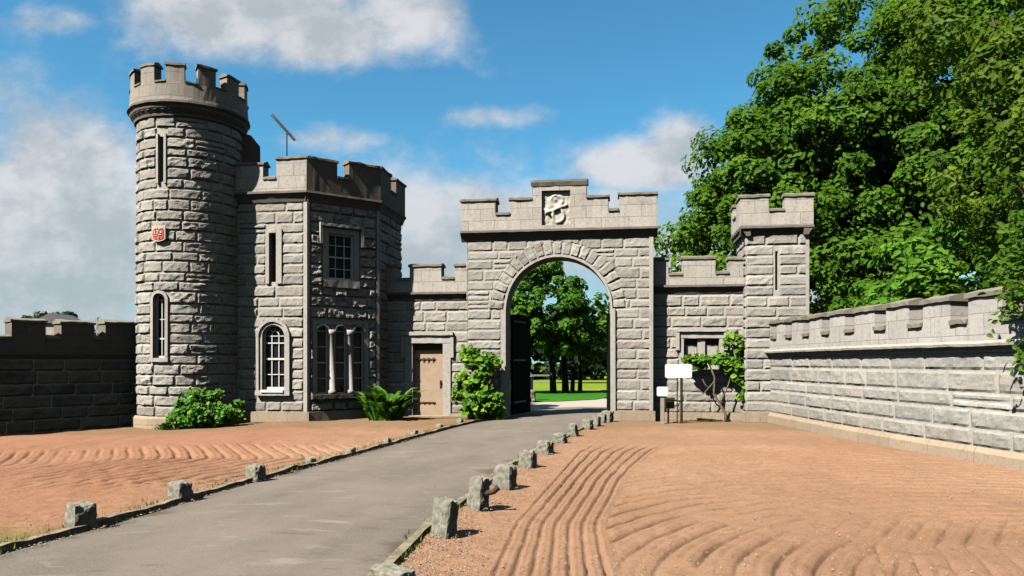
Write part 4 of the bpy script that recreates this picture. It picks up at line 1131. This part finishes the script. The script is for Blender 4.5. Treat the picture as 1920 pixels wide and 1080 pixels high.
def crown_pts(blobs, per, lpc, cr, rs, up=.35, squash=.75):
    C, N, T = [], [], []
    for (bx, by, bz, rx, ry, rz) in blobs:
        k = max(4, int(per * (rx * ry + rx * rz + ry * rz) / 3))
        d = rs.normal(size=(k, 3)); d /= np.linalg.norm(d, axis=1, keepdims=True)
        rad = 1 - .35 * rs.rand(k) ** 2.2
        cc = np.array([bx, by, bz]) + d * rad[:, None] * np.array([rx, ry, rz])
        cs = cr * (.6 + .8 * rs.rand(k)); ct = rs.rand(k) * .5
        e = rs.normal(size=(k, lpc, 3)); e /= np.linalg.norm(e, axis=2, keepdims=True); er = .45 + .55 * rs.rand(k, lpc) ** .5
        p = cc[:, None] + e * (er * cs[:, None])[..., None] * np.array([1, 1, squash])
        nn = e * .7 + d[:, None] * .5 + np.array([0, 0, up]) + rs.normal(size=e.shape) * .35
        C.append(p.reshape(-1, 3)); N.append(nn.reshape(-1, 3)); T.append((ct[:, None] + .5 * rs.rand(k, lpc)).reshape(-1))
    return np.concatenate(C), np.concatenate(N), np.concatenate(T)


def make_tree(name, label, base, blobs, m, seed, per=1.5, lpc=60, cr=.9, ls=.3, trunk=.3, cat='tree', group=None, keep=None, limbs=9, th=None, up=.35, bark='bark'):
    rs = np.random.RandomState(seed); g = thing(name, label, cat, base, group)
    C, N, T = crown_pts(blobs, per, lpc, cr, rs, up)
    if keep is not None: k = keep(C); C, N, T = C[k], N[k], T[k]
    leaves_mesh('crown', C, N, ls * (.65 + .7 * rs.rand(len(C))), np.clip(T, 0, 1), m, g, seed)
    t = MB(); rng = random.Random(seed); th = th or blobs[0][2] * .75
    B = Vector(base); top = B + Vector((rng.uniform(-.3, .3), rng.uniform(-.3, .3), th))
    t.tube([B - Vector((0, 0, .3)), B + Vector((0, 0, .25)), B.lerp(top, .35) + Vector((.05, 0, 0)), B.lerp(top, .7), top], [trunk * 1.6, trunk * 1.1, trunk * .9, trunk * .7, trunk * .3], 10)
    for i in range(limbs):
        b = blobs[i % len(blobs)]; s = B.lerp(top, rng.uniform(.35, .9)); e = Vector((b[0] + rng.uniform(-.6, .6) * b[3], b[1] + rng.uniform(-.6, .6) * b[4], b[2] + rng.uniform(-.3, .6) * b[5]))
        mid = s.lerp(e, .5) + Vector((rng.uniform(-.1, .1), rng.uniform(-.1, .1), .12)) * (e - s).length
        t.tube([s, mid, e], [trunk * .42, trunk * .25, trunk * .07], 7)
    t.build('trunk', M[bark], g, True); return g


# the great tree behind the right-hand wall
make_tree('broadleaf_tree', 'huge bright green broadleaf tree behind the square turret', (14.5, 31, -.2),
          [(15.7, 31, 11.1, 6.1, 5.5, 5.9), (10.6, 29.6, 6.6, 3.6, 3.4, 4.0), (12.3, 30, 10.0, 3.5, 3.6, 3.2), (16.5, 29, 6.5, 5.0, 4.2, 4.5), (7.9, 28.8, 5.2, 1.9, 2.2, 3.1), (20.5, 30, 12, 5.5, 5, 6), (9.5, 29.5, 8.9, 2.0, 2.2, 2.5),
           (13.5, 28, 4.0, 4.5, 2.6, 3.2), (19, 30, 14.6, 4.0, 4, 3.4), (17.5, 27.5, 10.0, 3.5, 3, 4.5), (20, 26.5, 6, 3.5, 3, 4.5), (14.0, 28.5, 9.0, 3.0, 2.6, 3.4)],
          M['leaf'], 3, per=6.5, lpc=140, cr=.72, ls=.215, trunk=.55, limbs=14, th=9)
# nearer olive-tinted tree whose branches hang over the wall
make_tree('broadleaf_tree', 'nearer olive-green tree at the right edge, its branches hanging over the wall', (12.6, 15.2, -.2),
          [(11.3, 15.4, 9.5, 2.9, 2.4, 3.2), (10.5, 15.2, 5.9, 1.9, 1.8, 1.9), (13.2, 15.5, 7.2, 2.8, 2.6, 3.6), (9.75, 13.9, 4.4, .95, 1.0, 1.35), (11.6, 14.6, 4.3, 1.8, 1.6, 1.9), (9.4, 15.6, 8.4, 1.2, 1.4, 1.5), (9.3, 15.4, 5.6, 1.0, 1.2, 1.0), (8.95, 12.8, 4.3, .85, .9, 1.1), (9.6, 13.0, 5.8, 1.2, 1.1, 1.3), (11.0, 14.6, 7.6, 1.9, 1.8, 2.0)],
          M['leaf_olive'], 5, per=10, lpc=70, cr=.38, ls=.135, trunk=.28, limbs=12, th=6.5)
# spray of leaves hanging before the wall top
rs = np.random.RandomState(9)
def hanging():
    g = thing('overhanging_branch', 'leafy branch drooping over the top of the pale wall at the right edge', 'branch', (8.1, 11.0, 3.4))
    t = MB(); pts = []; rng = random.Random(4)
    for (x0, y0, z0, x1, y1, z1) in ((8.9, 11.5, 3.7, 6.85, 10.4, 2.3), (8.9, 11.4, 3.6, 7.0, 10.4, 2.6), (8.8, 11.0, 3.5, 7.15, 10.2, 2.45), (8.7, 11.6, 3.9, 6.9, 10.6, 2.75), (8.9, 11.2, 3.9, 7.2, 10.5, 3.1), (8.8, 11.4, 4.1, 7.3, 10.7, 3.6), (8.4, 10.6, 3.2, 7.02, 10.2, 1.5)):
        a, b = Vector((x0, y0, z0)), Vector((x1, y1, z1)); m_ = a.lerp(b, .55) + Vector((-.1, 0, .3)); t.tube([a, m_, b], [.03, .018, .005], 6)
        for k in range(230):
            s = rng.random() ** .8; p = (a.lerp(m_, s * 2) if s < .5 else m_.lerp(b, s * 2 - 1)); pts.append(p + Vector((rng.gauss(0, .10), rng.gauss(0, .12), rng.gauss(-.05, .11))))
    t.build('twigs', M['bark'], g, True); C = np.array([tuple(p) for p in pts]); n = len(C)
    leaves_mesh('leaves', C, rs.normal(size=(n, 3)) * .6 + np.array([-.3, -.5, .6]), .105 * (.7 + .6 * rs.rand(n)), rs.rand(n) * .7, M['leaf'], g, 9)
hanging()
# shrubs and undergrowth behind the right wall
for i, (x, y, z, rx, rz, lab) in enumerate(((8.6, 19.8, 1.6, 1.1, 1.6, 'dark bush behind the wall close to the square turret'), (10.2, 18.0, 2.0, 1.6, 2.0, 'dark bush behind the middle of the pale wall'), (9.4, 15.2, 1.7, .9, 1.5, 'bright bush showing above the pale wall near the right edge'), (12.5, 20.5, 2.8, 2.6, 3.0, 'tall dark bush between the wall and the great tree'), (14.0, 22.0, 3.2, 2.4, 3.2, 'dark bush filling the gap under the trees at the right edge'))):
    make_tree('bush', lab, (x, y, -.2), [(x, y, z, rx, rx, rz)], M['leaf'] if i == 2 else M['leaf_park'], 20 + i, per=11, lpc=40, cr=.4, ls=.22, trunk=.08, cat='bush', limbs=4)

# trees seen through the arch and dark woodland beyond
make_tree('park_tree', 'twin-stemmed green tree on the lawn, left stem seen through the arch', (2.12, 38.4, -.1), [(1.5, 38.4, 4.6, 2.3, 2.2, 2.1), (.7, 38, 3.2, 1.3, 1.8, 1.3), (2.3, 38.2, 3.3, 1.6, 1.6, 1.3), (1.7, 38.2, 6.0, 1.3, 1.3, .9), (-.1, 38, 4.2, 1.4, 1.6, 2.2)], M['leaf_park'], 31, per=13, lpc=80, cr=.42, ls=.21, trunk=.17, limbs=8, th=4.2)
make_tree('park_tree', 'darker tree on the lawn, right stem seen through the arch', (2.78, 38.8, -.1), [(3.5, 39, 4.0, 1.7, 1.8, 1.7), (3.9, 39.2, 2.9, 1.4, 1.5, 1.2)], M['leaf_park'], 32, per=11, lpc=60, cr=.42, ls=.26, trunk=.18, limbs=6, th=3.8)
for i, (x, y) in enumerate(((3.32, 41.0), (3.75, 41.2))):
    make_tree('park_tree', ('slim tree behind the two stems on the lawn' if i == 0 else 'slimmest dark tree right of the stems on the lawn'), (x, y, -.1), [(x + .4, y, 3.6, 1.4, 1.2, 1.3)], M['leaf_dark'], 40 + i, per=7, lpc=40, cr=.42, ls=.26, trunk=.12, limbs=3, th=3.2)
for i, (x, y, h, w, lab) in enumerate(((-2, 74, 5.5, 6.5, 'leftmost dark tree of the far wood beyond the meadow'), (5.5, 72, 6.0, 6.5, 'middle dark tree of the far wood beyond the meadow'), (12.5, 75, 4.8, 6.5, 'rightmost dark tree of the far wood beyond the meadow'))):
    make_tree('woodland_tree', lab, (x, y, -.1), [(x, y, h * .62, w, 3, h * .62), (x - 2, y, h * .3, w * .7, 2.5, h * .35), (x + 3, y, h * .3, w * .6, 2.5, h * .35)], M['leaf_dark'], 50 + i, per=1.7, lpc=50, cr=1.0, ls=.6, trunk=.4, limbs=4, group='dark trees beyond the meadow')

# lawn, meadow and gravel beyond the gate
sheet('meadow', M['meadow'], [(-60, 42), (80, 42), (110, 150), (-90, 150)], -.05)
sheet('lawn', M['lawn'], [(-1.2, 29.9), (1.8, 30.3), (3.6, 32.0), (4.6, 34.5), (5.6, 38), (6.2, 42.0), (-25, 42.0), (-18, 27.6)], .035)
sheet('gravel_path', M['gravel'], [(-12, 22.2), (-.25, 22.2), (.1, 22), (3.1, 22), (12, 22.2), (12, 44), (5, 44), (5.4, 38), (4.3, 33), (-12, 33)], .025 - .012)
def fence():
    g = thing('post_and_rail_fence', 'weathered post and rail fence across the back of the lawn', 'fence', (2, 42, 0))
    one('rail', lambda b: b.box(frame((0, 42), 0), -12, 14, .84, .93, -.04, .04), M['wood'], g)
    one('rail', lambda b: b.box(frame((0, 42), 0), -12, 14, .44, .50, -.03, .03), M['wood'], g)
    for i in range(17):
        x = -11.6 + i * 1.55; one('post', lambda b: b.box(frame((x, 42.08), 0), -.06, .06, -.1, .90, -.05, .03), M['wood'], g)
fence()
def pier():
    Y = 31.0; X = (990 - 960) / 1400 * Y; g = thing('stone_gatepost', 'weathered stone gatepost with pointed cap at the edge of the lawn', 'gatepost', (X, Y, 0))
    F = frame((X, Y), -20); one('shaft', lambda b: b.box(F, -.16, .16, -.1, 1.02, -.2, .2), M['dress'], g)
    def cap(b):
        r = .22; b.add([F(-r, 1.02, r), F(r, 1.02, r), F(r, 1.02, -r), F(-r, 1.02, -r), F(-r * .7, 1.10, r * .7), F(r * .7, 1.10, r * .7), F(r * .7, 1.10, -r * .7), F(-r * .7, 1.10, -r * .7), F(0, 1.32, 0)],
              [(0, 1, 5, 4), (1, 2, 6, 5), (2, 3, 7, 6), (3, 0, 4, 7), (4, 5, 8), (5, 6, 8), (6, 7, 8), (7, 4, 8), (3, 2, 1, 0)])
    one('cap', cap, M['dress_plain'], g)
    o = rough_block('boulder', .75, .6, .5, 77, M['block']); o.location = (X - .1, Y - 1.0, 0); tag(o, 'dark mossy boulder at the foot of the capped gatepost', 'boulder')
pier()

# far left beyond the wall: farmhouse roof, trees
def far_left():
    Y = 48; x = lambda px: (px - 960) / 1400 * Y; z = lambda py: 1.6 + (680 - py) / 1400 * Y
    g = thing('farmhouse', 'grey slate roofed cottage peeping over the dark left wall', 'house', (x(100), Y, 0)); F = frame((x(95), Y), 0)
    one('wall', lambda b: b.box(F, -1.1, 1.1, -.2, z(603), -2.2, 0), M['dress_wall'], g)
    one('roof', lambda b: b.add([F(-1.2, z(606), .15), F(1.2, z(606), .15), F(1.2, z(606), -2.4), F(-1.2, z(606), -2.4), F(0, z(587), .15), F(0, z(587), -2.4)], [(0, 1, 4), (1, 2, 5, 4), (2, 3, 5), (3, 0, 4, 5)]), M['slate'], g)
    make_tree('far_tree', 'dark rounded tree above the cottage roof, left', (x(92) , 52, 0), [(x(92) - 2.2, 52, z(590), 1.3, 1.2, .55), (x(92) - 3.2, 52, z(596), 1.0, 1, .45), (x(92) - 1.4, 52, z(594), .9, 1, .45)], M['leaf_dark'], 61, per=26, lpc=40, cr=.28, ls=.2, trunk=.2, limbs=3, th=3)
    make_tree('far_tree', 'thin pale bushy tree right of the cottage roof', (x(146), 50, 0), [(x(146), 50, z(606), .9, .7, .75)], M['leaf_park'], 62, per=7, lpc=14, cr=.3, ls=.12, trunk=.08, limbs=8, th=3.6)
far_left()

# climbers and shrubs against the walls
def climber(name, label, base, zone, m, seed, n, ls, stems, cat='climbing plant'):
    """zone: list of (x,y,z,rx,ry,rz) soft blobs"""
    rs = np.random.RandomState(seed); g = thing(name, label, cat, base); C = []; T = []
    tot = sum(b[3] * b[5] for b in zone)
    for b in zone:
        k = int(n * b[3] * b[5] / tot); d = rs.normal(size=(k, 3)); d /= np.linalg.norm(d, axis=1, keepdims=True); d *= (rs.rand(k, 1) ** .4)
        C.append(np.array(b[:3]) + d * np.array(b[3:]) + rs.normal(size=(k, 3)) * .03)
    C = np.concatenate(C); kk = np.array([noise.noise(Vector(p) * 3.1 + Vector((seed, 0, 0))) > -.22 for p in C]); C = C[kk]; k = len(C); N = rs.normal(size=(k, 3)) * .5 + np.array([-.25, -.6, .55])
    leaves_mesh('leaves', C, N, ls * (.55 + .8 * rs.rand(k)), rs.rand(k), m, g, seed, .85)
    t = MB()
    for s in stems: t.tube(s[0], s[1], 7)
    t.build('stem', M['vinebark'], g, True); return g
def X_(px, Y): return (px - 960) / 1400 * Y
def Z_(py, Y): return 1.6 + (680 - py) / 1400 * Y
def blob(px, py, Y, rpx, rpy, ry): return (X_(px, Y), Y, Z_(py, Y), rpx / 1400 * Y, ry, rpy / 1400 * Y)
Y = 20.75
climber('climbing_plant', 'bright green climber up the wall between the tan door and the arch', (X_(900, Y), Y, 0),
        [blob(905, 680, Y + .05, 36, 18, .2), blob(880, 665, Y + .1, 18, 20, .15), blob(890, 712, Y - .05, 36, 26, .28), blob(902, 752, Y - .1, 44, 30, .36), blob(930, 765, Y - .15, 22, 22, .2), blob(862, 735, Y, 14, 30, .2), blob(883, 772, Y - .2, 24, 14, .3)],
        M['leaf_vine'], 71, 1900, .145, [([(X_(895, Y), Y, 0), (X_(890, Y), Y + .1, .8), (X_(900, Y), Y + .15, 1.6)], [.03, .02, .01]), ([(X_(915, Y), Y, 0), (X_(925, Y), Y + .1, .7), (X_(935, Y), Y + .1, 1.5)], [.025, .02, .01])])
Y = 20.35
climber('climbing_plant', 'gnarled vine with a bent trunk trained around the small window', (X_(1358, Y), Y - .1, 0),
        [blob(1312, 678, Y, 34, 12, .12), blob(1350, 684, Y, 26, 13, .12), blob(1376, 645, Y, 20, 22, .14), blob(1384, 690, Y, 13, 28, .12), (X_(1390, Y), Y, Z_(735, Y), .10, .1, .28), blob(1352, 668, Y, 14, 6, .1)],
        M['leaf_vine'], 72, 900, .145,
        [([(X_(1360, Y), Y - .1, -.05), (X_(1358, Y), Y - .1, .2), (X_(1350, Y), Y - .05, .45), (X_(1338, Y), Y, .75), (X_(1340, Y), Y, 1.2), (X_(1330, Y), Y, 1.55)], [.055, .042, .036, .03, .026, .014]),
         ([(X_(1340, Y), Y, .75), (X_(1322, Y), Y, 1.0), (X_(1305, Y), Y, 1.5)], [.022, .018, .01]), ([(X_(1350, Y), Y - .05, .5), (X_(1366, Y), Y, 1.0), (X_(1378, Y), Y, 1.7), (X_(1372, Y), Y, 2.2)], [.022, .018, .014, .01]),
         ([(X_(1340, Y), Y, 1.1), (X_(1318, Y), Y - .05, .75), (X_(1308, Y), Y, .9)], [.02, .015, .01])])


def blades(name, label, base, n, h, spread, w, m, seed, cat='shrub', zsq=1.0, extra=0):
    """clump of arching strap leaves"""
    rs = np.random.RandomState(seed); g = thing(name, label, cat, base); mb = MB(); B = Vector(base)
    for i in range(n):
        a = rs.rand() * 2 * math.pi; r0 = (rs.rand() ** .6) * spread[0]; p = B + Vector((math.cos(a) * r0, math.sin(a) * r0 * spread[1], 0))
        a2 = a + rs.normal() * .7; L = h * (.45 + .65 * rs.rand()) * (1 + .9 * noise.noise(p * 2.6 + Vector((seed, 0, 0)))) * (1.1 - .45 * r0 / spread[0]); out = Vector((math.cos(a2), math.sin(a2) * .8, 0)) * L * (.25 + .55 * rs.rand()); ww = w * (.6 + .7 * rs.rand())
        sd_ = Vector((-math.sin(a2 + rs.normal() * .5), math.cos(a2), .1)).normalized(); tt = float(rs.rand()); K = 5; vs, at, fs = [], [], []
        for k in range(K + 1):
            s = k / K; q = p + out * s ** 1.5 + Vector((0, 0, L * zsq * (s - .38 * s ** 3))); wk = ww * math.sin(math.pi * min(1, .12 + s * .88)) ** .8
            vs += [q - sd_ * wk / 2, q + Vector((0, 0, -.15 * wk)), q + sd_ * wk / 2]; at += [(0, 0, tt)] * 3
        for k in range(K): c = 3 * k; fs += [(c, c + 1, c + 4, c + 3), (c + 1, c + 2, c + 5, c + 4)]
        mb.add(vs, fs, at)
    mb.build('leaves', m, g); return g
blades('leafy_clump', 'clump of broad upright green leaves left of the tan door', (X_(722, 20.5), 20.45, -.02), 120, 1.55, (.42, .6), .24, M['leaf_fern'], 81)
Y = 18.95
climber('leafy_shrub', 'low spreading green shrub at the foot of the round tower', (X_(385, Y), Y, -.1),
        [blob(385, 775, Y, 55, 24, .3), blob(345, 785, Y - .1, 34, 18, .25), blob(372, 748, Y + .1, 30, 20, .25), blob(425, 782, Y + .2, 30, 20, .25), blob(448, 762, Y + .6, 10, 14, .1), blob(405, 745, Y + .2, 14, 16, .2), blob(335, 760, Y, 10, 16, .1)],
        M['leaf_fern'], 82, 2300, .10, [([(X_(385, Y) + dx, Y, -.1), (X_(385, Y) + dx * 1.6, Y, .35), (X_(385, Y) + dx * 2.4, Y, .75 - abs(dx))], [.02, .015, .005]) for dx in (-.35, -.2, -.05, .1, .22, .33)], 'shrub')
blades('weed_clump', 'small weed tuft against the tower foot, left of the spreading shrub', (X_(300, 18.6), 18.8, -.1), 60, .42, (.2, .4), .045, M['leaf_fern'], 83)

def verge(name, pts, n, h, m, seed):
    rs = np.random.RandomState(seed); mb = MB()
    for i in range(n):
        j = rs.randint(len(pts)); x, y, sx, sy, z = pts[j]; p = Vector((x + rs.normal() * sx, y + rs.normal() * sy, z)); a = rs.rand() * 6.28; L = h * (.4 + .9 * rs.rand())
        d = Vector((math.cos(a), math.sin(a), 0)); s_ = Vector((-d.y, d.x, 0)) * .007; t_ = float(rs.rand())
        mb.add([p - s_, p + s_, p + d * L * .4 + Vector((0, 0, L))], [(0, 1, 2)], [(0, 0, t_)] * 3)
    return tag(mb.build(name, m), kind='stuff')
pts = [(interp(RL, y) - .16, y, .07, .12, .05) for y in np.arange(5.2, 20.3, .25)] + [(interp(RR, y) + .10, y, .06, .12, .03) for y in np.arange(5.2, 20, .25)]
pts += [(interp(RL, 5.8) - .3, 5.9, .2, .15, .05), (-4.6, 6.3, .25, .15, .05)] * 5 + [FG(u, .02, .25)[:2] + (.14, .10, .02) for u in (-3.3, -3.0, -2.8, -2.6, 3.6, 3.9, 4.3)] * 4
verge('verge_grass', pts, 2600, .045, M['leaf_olive'], 91)

def pebbles():
    rs = np.random.RandomState(17); vs, fs = [], []
    oc = [(1, 0, 0), (0, 1, 0), (-1, 0, 0), (0, -1, 0), (0, 0, 1), (0, 0, -.6)]; of = [(0, 1, 4), (1, 2, 4), (2, 3, 4), (3, 0, 4), (1, 0, 5), (2, 1, 5), (3, 2, 5), (0, 3, 5)]
    n = 0
    while n < 8500:
        y = 5.2 + 11 * rs.rand() ** 1.7; u = rs.rand(); k = rs.rand()
        if k < .34: x = interp(RR, y) + .15 + abs(rs.normal()) * .35
        elif k < .55: x = interp(RL, y) - .15 - abs(rs.normal()) * .4
        elif k < .62: x = interp(RL, y) + (.05 + .12 * rs.rand())
        elif k < .94: x = interp(RR, y) + .2 + u * 7
        else: x = interp(RL, y) - .2 - u * 5
        if x > 6.8: continue
        r_ = .004 + .009 * rs.rand() ** 2.5; z = .045; b = len(vs)
        for p in oc: vs.append((x + p[0] * r_ * (.7 + .7 * rs.rand()), y + p[1] * r_ * (.7 + .7 * rs.rand()), z + p[2] * r_ * .8))
        fs += [tuple(q + b for q in f) for f in of]; n += 1
    mb = MB(); mb.add(vs, fs); tag(mb.build('scattered_grit', m_plain('grit', (.50, .36, .26), (.22, .16, .12), .9, 40)), kind='stuff')
pebbles()

for o in bpy.data.objects:
    if '_o' in o: del o['_o']
